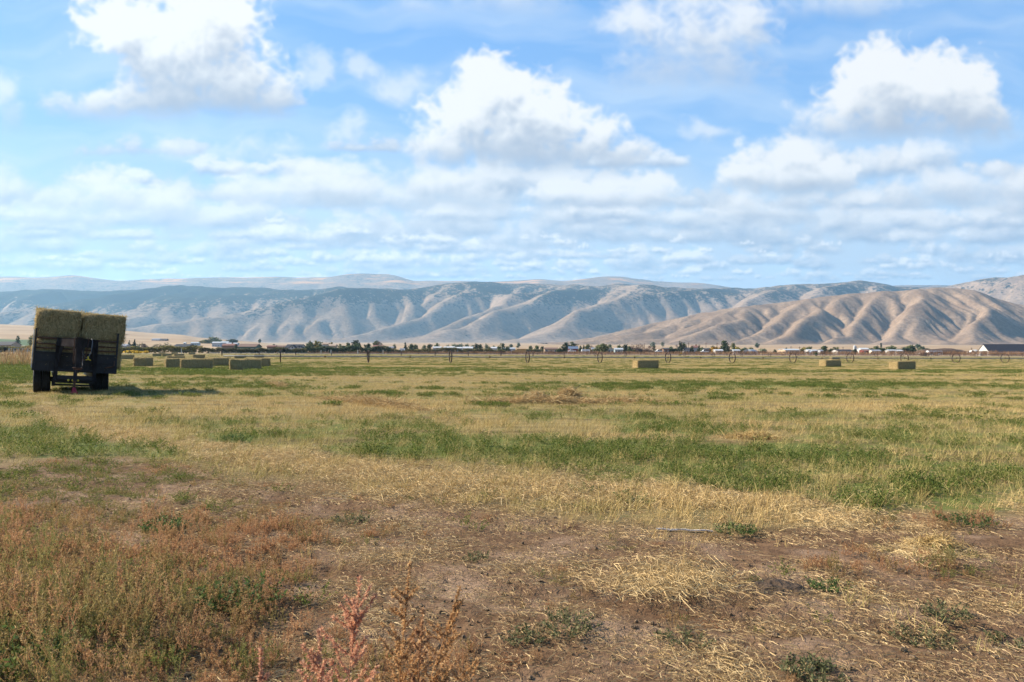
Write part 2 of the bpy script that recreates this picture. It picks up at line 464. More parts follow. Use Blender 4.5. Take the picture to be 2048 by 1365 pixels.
def make_near_ridge():
    dx = 10.0
    x, y = np.meshgrid(np.arange(150, 4200, dx), np.arange(2350, 4500, dx))
    base = -1.6 + rise(y) - 4
    px = 1024+F*x/y
    cp = np.interp(px, [1120, 1200, 1274, 1374, 1449, 1489, 1574, 1674, 1794, 1874, 1949, 1969, 2014, 2048, 2200, 2500],
                   [690, 674, 655, 632, 618, 614, 604, 590, 582, 576, 579, 586, 602, 612, 640, 660.])
    yc = 3480 + 140*pn(x/620, x*0, 3)
    crest = np.maximum((HZ-cp)*yc/F + HC, 0)
    xs = x + .75*(yc-y)
    lob = 150*pn(xs/330, y/1500, 11) + 85*pn(xs/140, y/800, 12)
    t = (y + lob*np.clip((yc-y)/400, 0, 1) - 2620)/(yc-2620)
    prof = np.interp(t, [0, .1, .3, .6, .85, 1, 1.25, 2.2], [0, .03, .20, .58, .88, 1, .96, .45])
    h = crest*prof*(1+.05*fbm(x/330, y/330, 4, 51)) + (18*fbm(xs/150, y/230, 3, 14) + 6*fbm(x/60, y/60, 4, 13))*np.clip(t*4, 0, 1)
    h0 = h.copy()
    h = h + 46*np.clip(fbm(xs/250+9, y/420, 3, 52)+.15, 0, 1)*sstep(0, .2, t)*sstep(1, .5, t)
    h = erode(h, dx, 95, .034, .05)
    h = h + (5*fbm(x/90, y/70, 3, 15))*sstep(0, .2, t); h = erode(h, dx, 14, .030, .02)
    h = np.maximum(h, -30)
    z = base + h
    z = fit_skyline(x, y, z, [1120, 1200, 1274, 1374, 1449, 1489, 1574, 1674, 1794, 1874, 1949, 1969, 2014, 2048, 2200, 2500],
                    [690, 672, 655, 632, 618, 614, 604, 590, 582, 576, 579, 586, 602, 612, 640, 660.], base)
    z = z + 2.2*fbm(x/40, y/40, 4, 77)*np.clip(t*3, 0, 1)
    fo = np.zeros_like(z)-.30 + .22*fbm(x/300, y/300, 3, 55)
    heightfield('hills', x, y, z, rock_material('dry_grass_hill', (.19, .133, .093), (.255, .185, .132), (.085, .062, .046), .1, 2.2), {'forest_and_shade': fo})

MX = [-800, 0, 75, 200, 340, 430, 540, 625, 670, 750, 850, 890, 950, 1000, 1024, 1080, 1139, 1194, 1244, 1299, 1369, 1474, 1499, 1559, 1674, 1724, 1774, 1804, 1850, 1880, 1904, 1949, 2048, 2300, 2900]
MY = [585, 585, 577, 583, 571, 574, 577, 580, 573, 577, 576, 567, 565, 562, 567, 568, 569, 574, 566, 570, 575, 578, 577, 570, 565, 561, 565, 576, 577, 575, 572, 559, 548, 552, 575.]
def make_mid_range():
    dx = 24.0
    x, y = np.meshgrid(np.arange(-8400, 8400, dx), np.arange(4500, 9900, dx))
    base = -1.6 + rise(y) - 10
    px = 1024+F*x/y
    cp = np.interp(px, MX, MY)
    yc = 8000 + 420*pn(x/2300, x*0, 5) - 1500*sstep(1800, 2100, px)
    crest = (HZ-cp)*yc/F + HC - base
    xs = x + .85*(yc-y)
    lob = 720*pn(xs/1050, y/6000, 61) + 380*pn(xs/430, y/2500, 62)
    t = (y + lob*np.clip((yc-y)/1200, 0, 1) - 5150)/(yc-5150)
    prof = np.interp(t, [-.1, 0, .18, .35, .6, .82, 1, 1.2, 2], [0, .01, .07, .26, .60, .88, 1, .96, .6])
    h = crest*prof*(1+.06*fbm(x/1100, y/1100, 4, 71)) + (60*fbm(xs/460, y/700, 3, 34) + 18*fbm(x/170, y/170, 4, 33))*np.clip(t*4, 0, 1)
    h = h + 190*np.clip(fbm(xs/700+3, y/1100, 3, 53)+.12, 0, 1)*sstep(.05, .3, t)*sstep(1, .55, t)
    h = erode(h, dx, 90, .025, .05)
    h = h + (16*fbm(x/210, y/170, 3, 36))*sstep(0, .2, t); h = erode(h, dx, 14, .024, .02)
    z = base + h
    z = fit_skyline(x, y, z, MX, MY, base)
    z = z + 6*fbm(x/110, y/110, 4, 78)*np.clip(t*3, 0, 1)
    el = HZ-F*(z-HC)/y
    # juniper and brush, plus cloud shadow put into the colour: thick above, strongest at left
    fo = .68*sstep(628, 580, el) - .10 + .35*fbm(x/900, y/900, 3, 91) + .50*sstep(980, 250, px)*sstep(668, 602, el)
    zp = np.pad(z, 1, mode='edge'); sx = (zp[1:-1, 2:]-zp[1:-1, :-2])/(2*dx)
    fo = fo - .34*np.clip(sx*2.0, -.6, .6)      # cover follows the shading: darker on the right-hand side of each spur
    heightfield('mountains', x, y, z, rock_material('brushy_mountain', (.20, .142, .100), (.27, .197, .142), (.024, .028, .022), .1, 1.0), {'forest_and_shade': fo})

AX = [-900, 0, 70, 110, 150, 190, 240, 300, 400, 480, 560, 640, 690, 720, 780, 810, 826, 845, 860, 1000, 1080, 1130, 1180, 1240, 1290, 1310, 1400, 1440, 1480, 1600, 1800, 1860, 2000, 2900]
AY = [556, 552, 556, 553, 550, 557, 561, 559, 556, 555, 554, 556, 549, 547, 549, 554, 562, 562, 562, 564, 558, 563, 556, 552, 558, 563, 566, 571, 578, 585, 571, 571, 571, 571.]
def make_plateau():
    dx = 50.0
    x, y = np.meshgrid(np.arange(-13500, 13500, dx), np.arange(9500, 14800, dx))
    base = 40.0
    px = 1024+F*x/y
    cp = np.interp(px, AX, AY)
    yc = 12300 + 700*pn(x/3000, x*0, 8)
    crest = (HZ-cp)*yc/F + HC
    t = (y + 900*pn(x/1800, y/5000, 64) - 9500)/(yc-9500)
    prof = np.interp(t, [0, .3, .6, .8, .92, 1, 1.8], [.35, .60, .78, .89, .95, 1, .97])
    h = crest*prof + 45*fbm(x/600, y/600, 5, 35)
    h = erode(h, dx, 40, .012, .04)
    z = fit_skyline(x, y, h, AX, AY, base, sm=5)
    el = HZ-F*(z-HC)/y
    fo = .28 + .5*fbm(x/1100, y/1100, 3, 93)
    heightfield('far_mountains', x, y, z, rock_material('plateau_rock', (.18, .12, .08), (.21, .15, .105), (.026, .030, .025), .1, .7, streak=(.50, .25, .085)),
                {'forest_and_shade': fo, 'belt': sstep(575, 562, el)})
make_near_ridge(); make_mid_range(); make_plateau()
# ------------------------------------------------------------------ sun, sky, air
EXPO = 1.5
SUN_EL, SUN_AZ = 33.0, -77.0      # azimuth from straight ahead (+Y), negative = to the left
sd = Vector((math.cos(R(SUN_EL))*math.sin(R(SUN_AZ)), math.cos(R(SUN_EL))*math.cos(R(SUN_AZ)), math.sin(R(SUN_EL))))
sl = bpy.data.lights.new('sun', 'SUN'); sl.energy = 5.0; sl.angle = R(.53); sl.color = (1, .89, .72)
so = bpy.data.objects.new('sun', sl); COL.objects.link(so)
so.rotation_euler = (-sd).to_track_quat('-Z', 'Y').to_euler()
so.location = sd*300

SKY_W, SKY_H, SKY_AZ, SKY_EL = 1680, 660, 52.0, 40.0
def cloud_field():
    """colour and cover of the clouds over the northern sky, as a function of bearing and elevation"""
    az = np.radians(np.linspace(-SKY_AZ, SKY_AZ, SKY_W)); el = np.radians(np.linspace(0, SKY_EL, SKY_H))
    A, E = np.meshgrid(az, el)
    X = 1024+F*np.tan(A); Y = HZ-F*np.tan(E)/np.cos(A)
    C = np.zeros((SKY_H, SKY_W, 3)); T = np.zeros((SKY_H, SKY_W))
    def over(col, a):
        nonlocal C, T
        C = C*(1-a[..., None]) + np.asarray(col)*a[..., None]; T = T*(1-a)+a
    def mix(a, b, t): return np.asarray(a)*(1-t[..., None]) + np.asarray(b)*t[..., None]
    pxs = F*np.radians(SKY_AZ*2)/SKY_W        # photo pixels per sample, about
    def toward(D, dx, dy, n, st):
        s = np.zeros_like(D)
        for i in range(1, n+1):
            ox, oy = int(round(dx*st*i/pxs)), int(round(dy*st*i/pxs))
            # sample at X+ox, Y+oy (Y grows downwards, rows grow upwards)
            s += np.clip(np.roll(np.roll(D, -ox, 1), oy, 0), 0, 1)
        return s/n
    w1x = fbm(X/170, Y/150, 3, 101); w1y = fbm(X/170, Y/150, 3, 102)
    w2x = fbm(X/44, Y/40, 3, 103); w2y = fbm(X/44, Y/40, 3, 104)
    PX = X + 46*w1x + 17*w2x; PY = Y + 34*w1y + 14*w2y
    nb = fbm(X/95, Y/80, 6, 105); nf = fbm(X/30, Y/26, 4, 106)
    billow = 1-2*np.abs(pn((X+20*w1x)/60, (Y+20*w1y)/52, 107)) ; billow2 = 1-2*np.abs(pn((X+9*w2x)/24, (Y+9*w2y)/21, 108))
    # thin high veil
    v = fbm(X/520+.25*Y/300, Y/75+w1y*.6, 5, 110)
    over((.80, .90, .99), np.clip(.16+.75*v, 0, .5)*sstep(-500, 200, Y)*.8)
    over((.72, .85, .97), sstep(250, 560, Y)*.55)
    # broken deck: heap behind heap down to the horizon
    rg = np.random.default_rng(5)
    def heap(cx, base, w, h, cov, sun):
        x0, x1, y0, y1 = cx-w*.95, cx+w*.95, base-h*1.9, base+h*.8
        jj = np.where((X[0] > x0) & (X[0] < x1))[0]
        col_y = Y[:, jj[len(jj)//2]] if len(jj) else Y[:, 0]
        ii = np.where((col_y > y0-8) & (col_y < y1+8))[0]
        if len(jj) < 4 or len(ii) < 3: return
        sl_ = (slice(ii[0], ii[-1]+1), slice(jj[0], jj[-1]+1))
        x, y = X[sl_], Y[sl_]
        k = int(rg.integers(200, 240))
        q1 = fbm(x/(w*.34), y/(h*.75), 5, k); q2 = fbm(x/(w*.13), y/(h*.34), 4, k+1)
        px_, py_ = x+w*.10*q2, y+h*.30*q1
        D = np.full(x.shape, -9.0)
        for m in range(6):
            ox = rg.uniform(-.62, .62); r1 = rg.uniform(.22, .42)*w; r2 = rg.uniform(.45, .85)*h*(1-.55*abs(ox))
            D = np.logaddexp(D*8, 8*(1-np.hypot((px_-cx-ox*w)/r1, (py_-base+r2*.55)/r2)))/8
        D = np.clip(D, -2, .95) + .55*q1 + .30*q2 - .05
        bv = (base + .35*h*q1 - y)/h*2.0+.35
        D = -np.logaddexp(-D*4, -4*bv)/4
        a = sstep(.0, .70, D)*cov
        # the window's own edge must not show
        ex = np.minimum(x-x0, x1-x)/(w*.2); ey = np.minimum(y-y0, y1-y)/(h*.25)
        a = a*sstep(0, 1, ex)*sstep(0, 1, ey)
        n = max(2, int(h/9))
        e = np.clip(D, -.3, 2) - toward(D*.5, -.5, -.85, 3, h*.16)*2
        vert = sstep(base+.12*h, base-.95*h, y)
        L = np.clip(.22 + .62*vert + .75*e + .35*q1, 0, 1)*sun
        hz = sstep(430, 560, base)
        shade = np.array((.38, .46, .60))*(1-hz)+np.array((.26, .39, .59))*hz
        light = np.array((.95, .95, .95))*(1-hz)+np.array((1.0, 1.02, 1.04))*hz
        nonlocal C, T
        c_ = shade*(1-L[..., None]) + light*L[..., None]
        C[sl_] = C[sl_]*(1-a[..., None]) + c_*a[..., None]; T[sl_] = T[sl_]*(1-a)+a
    over((.59, .71, .86), sstep(270, 430, Y+80*w1y)*sstep(-.55, .25, nb)*.82)
    for k, (b, h, n) in enumerate([(562, 12, 46), (549, 17, 42), (534, 22, 38), (517, 28, 34), (497, 35, 29), (474, 42, 25), (448, 50, 21), (416, 56, 17), (376, 58, 12), (330, 56, 8)]):
        for x_ in rg.permutation(np.linspace(-800, 2850, n)):
            sc = rg.uniform(.6, 1.5)
            heap(x_+rg.uniform(-40, 40), b+rg.uniform(-.5, .5)*h, h*3.9*sc, h*sc*rg.uniform(.9, 1.5), rg.uniform(.75, 1.0)*(1 if b > 450 else .9), rg.uniform(.6, 1.15))
    for (cx, cy, w_, h_) in [(700, 472, 34, 12), (832, 482, 14, 7), (552, 450, 26, 10), (1075, 482, 44, 12), (1118, 492, 26, 12), (1168, 500, 14, 11), (1362, 490, 20, 12), (1406, 506, 18, 9), (1498, 492, 13, 8), (1663, 496, 22, 12), (1532, 508, 12, 8), (2003, 520, 24, 12), (20, 440, 40, 18)]:
        heap(cx, cy, w_*1.7, h_*1.5, .62, 1.2)
    # heaped clouds: puffs over a level base: (base row, softness, cover, puffs)
    banks = [
        (70, 60, .66, [(1720, 10, 120, 62), (1620, 20, 90, 40)]),
        (50, 50, .55, [(1010, 5, 160, 36), (860, 20, 120, 25), (1100, 25, 70, 35)]),
        (420, 60, .55, [(640, 130, 50, 50), (612, 150, 40, 50), (690, 262, 60, 44), (725, 130, 60, 40), (810, 170, 80, 40), (1410, 262, 70, 26)]),
        (290, 60, .66, [(6, 190, 60, 70), (36, 245, 44, 56)]),
        (360, 50, .66, [(460, 315, 150, 46), (370, 300, 80, 30), (600, 345, 120, 38), (560, 300, 60, 30)]),
        (452, 46, .80, [(540, 380, 110, 50), (680, 395, 140, 55), (810, 420, 110, 42), (960, 410, 95, 52), (870, 365, 90, 45), (650, 345, 90, 36)]),
        (474, 40, .90, [(210, 390, 110, 55), (320, 415, 130, 50), (420, 448, 100, 30), (110, 430, 110, 46), (20, 430, 90, 44)]),
        (444, 40, .86, [(1900, 375, 130, 52), (1990, 405, 120, 42), (1820, 395, 90, 40), (2060, 370, 90, 60)]),
        (456, 34, .85, [(1480, 415, 90, 34), (1660, 425, 100, 34), (1560, 445, 140, 28), (1750, 405, 70, 34)]),
        (230, 90, .84, [(1390, 60, 160, 120), (1320, 140, 120, 66), (1480, 40, 80, 90), (1450, 150, 110, 60), (1260, 40, 80, 60)]),
        (436, 36, .93, [(1210, 392, 150, 44), (1140, 382, 90, 32), (1310, 395, 76, 38)]),
        (412, 36, 1.0, [(1580, 318, 74, 60), (1490, 345, 50, 48), (1600, 370, 140, 46), (1660, 345, 70, 48)]),
        (312, 60, 1.0, [(1780, 165, 140, 95), (1890, 190, 112, 98), (1700, 190, 84, 70), (1650, 245, 100, 60), (1800, 250, 200, 64), (1945, 230, 76, 78)]),
        (374, 52, 1.0, [(1020, 290, 150, 70), (1000, 185, 95, 86), (935, 245, 105, 74), (1075, 240, 110, 84), (1195, 280, 72, 72), (1110, 320, 180, 60), (1245, 320, 80, 54), (885, 300, 70, 54)]),
        (262, 46, 1.0, [(350, 190, 170, 70), (345, 95, 180, 120), (420, 30, 130, 95), (240, 60, 104, 114), (470, 170, 120, 92), (300, 208, 195, 56), (515, 200, 76, 64), (185, 208, 95, 42)]),
    ]
    ybase = 17*fbm(X/210, X*0+.5, 3, 171) + 10*w2y + 12*w1y
    for k, (base, soft, cov, puffs) in enumerate(banks):
        y0 = min(p[1]-p[3] for p in puffs)-80
        D = np.full(X.shape, -9.0)
        for (cx, cy, rx, ry) in puffs:
            D = np.logaddexp(D*9, 9*(1-np.hypot((PX-cx)/rx, (PY-cy)/ry)))/9
        D = np.clip(D, -2, .95)
        D = D + .36*nb + .20*nf + .17*billow + .12*billow2 - .12
        if k == len(banks)-1:     # the window of blue in the lower left of the big cloud
            D = D - .75*np.exp(-((PX-196)/46)**2-((PY-142)/32)**2)
        bv = (base + ybase - Y)/soft*.6
        D = -np.logaddexp(-D*4, -4*bv)/4
        vert = sstep(base+6, base-.60*(base-y0), Y+.6*ybase)
        # crisp crown, soft skirts
        hard = (.72-.32*vert) if cov > .9 else .9
        a = sstep(-.03, hard, D)*cov
        s1 = toward(D, -.40, -.90, 8, 13)
        e = np.clip(D, -.3, 2) - toward(D*.5, -.45, -.9, 3, 7)*2
        e2 = np.clip(D, -.3, 2) - toward(D*.5, -.5, -.85, 4, 16)*2
        L = .95 - .68*np.clip(s1, 0, 1)**1.3 + .50*e + .30*e2 + .10*nb
        L = L*(.40+.60*vert) + .10*vert
        if cov <= .9: L = .16+.66*L
        L = np.clip(L, 0, 1)
        shade = mix((.42, .48, .59), (.57, .62, .71), vert)
        col = mix(shade, (1.0, .99, .975), sstep(.16, .90, L))
        col = mix((.42, .53, .70), col, sstep(base+soft*.25, base-soft*.8, Y-ybase))
        over(col, a)
    fade = sstep(SKY_AZ, SKY_AZ-7, np.abs(np.degrees(A)))*sstep(SKY_EL, SKY_EL-9, np.degrees(E))
    T = np.clip(T, 0, 1)
    col = C/np.maximum(T, 1e-3)[..., None]
    return np.concatenate([col, (T*fade)[..., None]], -1).astype(np.float32)

def sky_world():
    w = bpy.data.worlds.new('World'); SC.world = w; w.use_nodes = True
    nt = w.node_tree; nt.nodes.clear(); L = nt.links
    out = nt.nodes.new('ShaderNodeOutputWorld'); bg = nt.nodes.new('ShaderNodeBackground'); bg.inputs['Strength'].default_value = .1
    L.new(bg.outputs[0], out.inputs[0])
    sky = nt.nodes.new('ShaderNodeTexSky'); sky.sky_type = 'NISHITA'; sky.sun_disc = False
    sky.sun_elevation = R(SUN_EL); sky.sun_rotation = R(SUN_AZ); sky.altitude = 1700; sky.air_density = 1.0; sky.dust_density = .6; sky.ozone_density = 1.6
    tc = nt.nodes.new('ShaderNodeTexCoord'); d = tc.outputs['Generated']
    sep = nt.nodes.new('ShaderNodeSeparateXYZ'); L.new(d, sep.inputs[0])
    az = mth(nt, 'ARCTAN2', sep.outputs[0], sep.outputs[1]); el = mth(nt, 'ARCSINE', sep.outputs[2])
    cb = nt.nodes.new('ShaderNodeCombineXYZ')
    L.new(mth(nt, 'MULTIPLY_ADD', az, 1/R(2*SKY_AZ), .5), cb.inputs[0]); L.new(mth(nt, 'MULTIPLY', el, 1/R(SKY_EL)), cb.inputs[1])
    im = bpy.data.images.new('cloud_cover', SKY_W, SKY_H, alpha=True, float_buffer=True)
    im.colorspace_settings.name = 'Linear Rec.709'; im.alpha_mode = 'CHANNEL_PACKED'
    im.pixels.foreach_set(cloud_field().ravel()); im.update()
    tx = nt.nodes.new('ShaderNodeTexImage'); tx.image = im; tx.extension = 'CLIP'; tx.interpolation = 'Cubic'
    L.new(cb.outputs[0], tx.inputs[0])
    K = 1.0/(.1*2**EXPO)
    cc = nt.nodes.new('ShaderNodeVectorMath'); cc.operation = 'SCALE'; cc.inputs['Scale'].default_value = K; L.new(tx.outputs[0], cc.inputs[0])
    skyc = nt.nodes.new('ShaderNodeVectorMath'); skyc.operation = 'MULTIPLY'; L.new(sky.outputs[0], skyc.inputs[0]); skyc.inputs[1].default_value = SKY_TINT
    # the blue of the day: deep overhead, paler towards the horizon, with the sky model's own variation round it
    def k3(c_): return tuple(q*K for q in c_)
    day = ramp_mix(nt, mrange(nt, el, R(2), R(26)), k3((.46, .69, .91)), k3((.20, .46, .90)))
    skyb = ramp_mix(nt, .78, skyc.outputs[0], day)
    col = ramp_mix(nt, tx.outputs[1], skyb, cc.outputs[0])
    L.new(col, bg.inputs['Color'])
    w.cycles.sampling_method = 'MANUAL'; w.cycles.sample_map_resolution = 512
SKY_TINT = (.58, .73, .90)
sky_world()

# the air of the valley: one even box
def make_haze():
    m = bpy.data.materials.new('valley_air'); m.use_nodes = True
    nt = m.node_tree; nt.nodes.clear()
    o_ = nt.nodes.new('ShaderNodeOutputMaterial'); v = nt.nodes.new('ShaderNodeVolumePrincipled')
    v.inputs['Color'].default_value = (.40, .70, 1.0, 1)
    v.inputs['Density'].default_value = HAZE; v.inputs['Anisotropy'].default_value = .2
    nt.links.new(v.outputs[0], o_.inputs['Volume'])
    b = MB(); z0, z1 = -9.0, 1330.0
    b.box((0, 3700, (z0+z1)/2), (29000, 23600, z1-z0))
    o = b.build('haze', m); tag(o, kind='stuff')
HAZE = 5.5e-5
make_haze()
SC.view_settings.view_transform = 'Standard'; SC.view_settings.look = 'None'; SC.view_settings.exposure = EXPO; SC.view_settings.gamma = 1
SC.cycles.use_denoising = True
SC.cycles.max_bounces = 6; SC.cycles.diffuse_bounces = 3; SC.cycles.transparent_max_bounces = 8; SC.cycles.volume_bounces = 0
SC.cycles.use_adaptive_sampling = True; SC.cycles.adaptive_threshold = .006
# ------------------------------------------------------------------ ground cover: stubble, lucerne, litter, weeds
class Strips:
    """thin curved strips and small leaves, gathered into one mesh"""
    def __init__(s, seed):
        s.v, s.f, s.t = [], [], []
        s.g = np.random.default_rng(seed); s.n = 0
    def strip(s, pts, w, tone, taper=True):
        """pts (k,3); a ribbon about w wide"""
        pts = np.asarray(pts, float); k = len(pts)
        d = pts[-1]-pts[0]; a = s.g.uniform(0, 2*np.pi)
        sd = np.cross(d, [math.cos(a), math.sin(a), .3]); sd /= (np.linalg.norm(sd)+1e-9)
        ww = w*(np.linspace(1, .45, k) if taper else np.ones(k))
        v = np.stack([pts-sd*ww[:, None]/2, pts+sd*ww[:, None]/2], 1).reshape(-1, 3)
        s.v.append(v); s.t.append(np.full(len(v), tone))
        for i in range(k-1):
            b = s.n+2*i
            s.f += [(b, b+1, b+3), (b, b+3, b+2)]
        s.n += 2*k
    def leaf(s, p, d, L, w, tone):
        d = np.asarray(d, float); d /= (np.linalg.norm(d)+1e-9)
        r = s.g.normal(size=3); sd = np.cross(d, r); sd /= (np.linalg.norm(sd)+1e-9)
        p = np.asarray(p, float)
        v = np.array([p, p+d*L*.5+sd*w/2, p+d*L, p+d*L*.5-sd*w/2])
        s.v.append(v); s.t.append(np.full(4, tone))
        s.f += [(s.n, s.n+1, s.n+2), (s.n, s.n+2, s.n+3)]; s.n += 4
    def obj(s, name, m, parent=None, link=False):
        return np_mesh(name, np.concatenate(s.v), np.array(s.f), m, attrs={'tone': np.concatenate(s.t)}, parent=parent, link=link)

def plant_material(name, ramp, ramp2=None, trans=.35, rough=.8):
    """colour by the strand's own tone (ramp), drifting towards ramp2 by the plant's tone"""
    m, nt, b = newmat(name)
    def rmp(stops):
        r = nt.nodes.new('ShaderNodeValToRGB'); e = r.color_ramp.elements
        while len(e) < len(stops): e.new(.5)
        for i, (p, c) in enumerate(stops): e[i].position = p; e[i].color = (*c, 1)
        return r
    t = attr(nt, 'tone'); it = attr(nt, 'hue', 'INSTANCER')
    r1 = rmp(ramp); nt.links.new(t, r1.inputs[0]); col = r1.outputs[0]
    if ramp2:
        r2 = rmp(ramp2); nt.links.new(t, r2.inputs[0])
        col = ramp_mix(nt, it, col, r2.outputs[0])
    nt.links.new(col, b.inputs['Base Color'])
    b.inputs['Roughness'].default_value = rough; b.inputs['Specular IOR Level'].default_value = .2
    tr = nt.nodes.new('ShaderNodeBsdfTranslucent'); nt.links.new(col, tr.inputs['Color'])
    mx = nt.nodes.new('ShaderNodeMixShader'); mx.inputs[0].default_value = trans
    nt.links.new(b.outputs[0], mx.inputs[1]); nt.links.new(tr.outputs[0], mx.inputs[2])
    nt.links.new(mx.outputs[0], nt.nodes['Material Output'].inputs['Surface'])
    return m

M_STRAW = plant_material('dry_straw', [(0, (.13, .075, .030)), (.45, (.40, .268, .100)), (1, (.71, .53, .255))], [(0, (.075, .070, .020)), (.5, (.235, .205, .062)), (1, (.50, .42, .17))], .3)
M_LITTER = plant_material('weathered_straw', [(0, (.18, .11, .048)), (.45, (.44, .31, .14)), (1, (.72, .55, .30))], [(0, (.095, .056, .028)), (.5, (.24, .155, .080)), (1, (.46, .32, .17))], .2)
M_LUCERNE = plant_material('lucerne_leaf', [(0, (.032, .055, .010)), (.6, (.098, .132, .024)), (1, (.21, .225, .055))], [(0, (.065, .068, .016)), (.6, (.18, .17, .046)), (1, (.34, .28, .10))], .4)
M_WEED = plant_material('weed_stem', [(0, (.17, .075, .036)), (.5, (.37, .195, .095)), (1, (.58, .37, .20))], [(0, (.060, .070, .018)), (.5, (.15, .155, .046)), (1, (.36, .30, .115))], .45)
M_PINK = plant_material('pink_weed_stem', [(0, (.36, .150, .095)), (.5, (.54, .275, .165)), (1, (.64, .40, .24))], None, .4)
M_YELLOW = plant_material('yellowing_weed_stem', [(0, (.26, .13, .05)), (.5, (.46, .26, .115)), (1, (.56, .38, .19))], None, .4)

def bend(base, az, lean, L, curl, k=3, g=None):
    """points of a stalk that leans over and curls"""
    s = np.linspace(0, 1, k)
    h = np.array([math.cos(az), math.sin(az), 0])
    a = lean + curl*s
    ds = L/(k-1)
    p = [np.array(base, float)]
    for i in range(1, k):
        p.append(p[-1] + ds*(h*math.sin(a[i]) + np.array([0, 0, math.cos(a[i])])))
    return p
def p_stubble(seed, n, r, L, w, k=3):
    s = Strips(seed); g = s.g
    for i in range(n):
        q = r*math.sqrt(g.random()); a = g.uniform(0, 6.283)
        az = g.normal(.1, .9)
        s.strip(bend((q*math.cos(a), q*math.sin(a), -.01), az, abs(g.normal(.28, .25)), L*g.uniform(.5, 1.25), g.normal(.35, .5), k), w*g.uniform(.7, 1.3), np.clip(g.normal(.55, .24), 0, 1))
    return s
def p_lucerne(seed, stems, per, r, h, lf):
    s = Strips(seed); g = s.g
    for i in range(stems):
        q = r*math.sqrt(g.random()); a = g.uniform(0, 6.283)
        pts = bend((q*math.cos(a)*.6, q*math.sin(a)*.6, 0), a, q/r*.7+g.normal(0, .15), h*g.uniform(.6, 1.2), .3, 4)
        s.strip(pts, lf*.16, g.uniform(.3, .8))
        for j in range(per):
            t = g.uniform(.15, 1)*3; i0 = min(int(t), 2); p = pts[i0]*(1-(t-i0))+pts[i0+1]*(t-i0)
            d = np.array([g.normal(), g.normal(), g.normal(.5, .6)])
            s.leaf(p+d*lf*.15, d, lf*g.uniform(.6, 1.3), lf*.5, np.clip(g.normal(.5, .25), 0, 1))
    return s
def p_litter(seed, n, r, L, w, lift):
    s = Strips(seed); g = s.g
    for i in range(n):
        q = r*math.sqrt(g.random()); a = g.uniform(0, 6.283)
        az = g.normal(0, 1.1) if g.random() < .7 else g.uniform(0, 6.283)
        l = L*g.uniform(.3, 1.2); c = g.normal(0, .9); z = abs(g.normal(0, lift))+.004; z2 = abs(g.normal(0, lift))+.004; zm = max(z, z2)+abs(g.normal(0, lift*.6))
        b = np.array([q*math.cos(a), q*math.sin(a), z])
        d1 = np.array([math.cos(az-c*.5), math.sin(az-c*.5), 0]); d2 = np.array([math.cos(az+c*.5), math.sin(az+c*.5), 0])
        m_ = b+d1*l*.5; m_[2] = zm; e = b+d1*l*.5+d2*l*.5; e[2] = z2
        s.strip([b, m_, e], w*g.uniform(.6, 1.4), np.clip(g.normal(.6, .25), 0, 1), False)
    return s
def p_kochia(seed, stems, h, r, per, lf):
    """bushy, feathery annual weed"""
    s = Strips(seed); g = s.g
    for i in range(stems):
        a = g.uniform(0, 6.283); ln = abs(g.normal(.55, .38))
        L = h*g.uniform(.6, 1.15)
        b0 = (g.normal(0, r*.3), g.normal(0, r*.3), 0)
        pts = bend(b0, a, ln, L, -.25*ln, 4)
        s.strip(pts, .0032, g.uniform(.2, .7))
        for j in range(per):
            t = g.uniform(.2, 1)*3; i0 = min(int(t), 2); p = pts[i0]*(1-(t-i0))+pts[i0+1]*(t-i0)
            a2 = g.uniform(0, 6.283); l2 = h*.28*g.uniform(.4, 1.2)*(1.15-t/3*.8)
            q = bend(p, a2, g.uniform(.3, .9), l2, -.3, 3)
            s.strip(q, .0028, g.uniform(.2, .8))
            for m_ in range(5):
                tt = g.random()*2; k0 = min(int(tt), 1); pp = q[k0]*(1-(tt-k0))+q[k0+1]*(tt-k0)
                d = np.array([g.normal(), g.normal(), g.normal(.7, .5)])
                s.leaf(pp, d, lf*g.uniform(.6, 1.4), lf*.33, np.clip(g.normal(.5, .25), 0, 1))
    return s

def p_mat(seed, n, r, lf):
    """plant lying flat on the ground, half withered"""
    s = Strips(seed); g = s.g
    for i in range(n):
        a = g.uniform(0, 6.283); L = r*g.uniform(.4, 1.2)
        pts = bend((g.normal(0, r*.15), g.normal(0, r*.15), .004), a, g.uniform(1.0, 1.45), L, .15, 4)
        s.strip(pts, .0026, g.uniform(.1, .7))
        for j in range(12):
            t = g.uniform(.1, 1)*3; i0 = min(int(t), 2); p = pts[i0]*(1-(t-i0))+pts[i0+1]*(t-i0)
            s.leaf(p, [g.normal(), g.normal(), abs(g.normal(.3, .5))], lf*g.uniform(.5, 1.4), lf*.35, np.clip(g.normal(.45, .28), 0, 1))
    return s
PROTO = {}
def protos(kind, makers, m):
    c = bpy.data.collections.new(kind+'_kinds')
    for i, s in enumerate(makers):
        o = s.obj('%s_%02d' % (kind, i), m); c.objects.link(o)
    PROTO[kind] = c
protos('stubble', [p_stubble(10+i, 15, .085, .165, .0042) for i in range(4)] + [p_stubble(20+i, 36, .24, .13, .0056) for i in range(3)] + [p_stubble(30+i, 100, .85, .105, .011, 2) for i in range(3)], M_STRAW)
protos('lucerne', [p_lucerne(40+i, 10, 11, .10, .13, .020) for i in range(4)] + [p_lucerne(50+i, 22, 8, .30, .12, .036) for i in range(3)] + [p_lucerne(60+i, 44, 4, .95, .095, .075) for i in range(3)], M_LUCERNE)
protos('litter', [p_litter(70+i, 80, .24, .085, .0020, .007) for i in range(3)] + [p_litter(80+i, 120, .26, .13, .0022, .024) for i in range(3)] + [p_litter(86+i, 120, .22, .04, .0020, .004) for i in range(2)], M_LITTER)
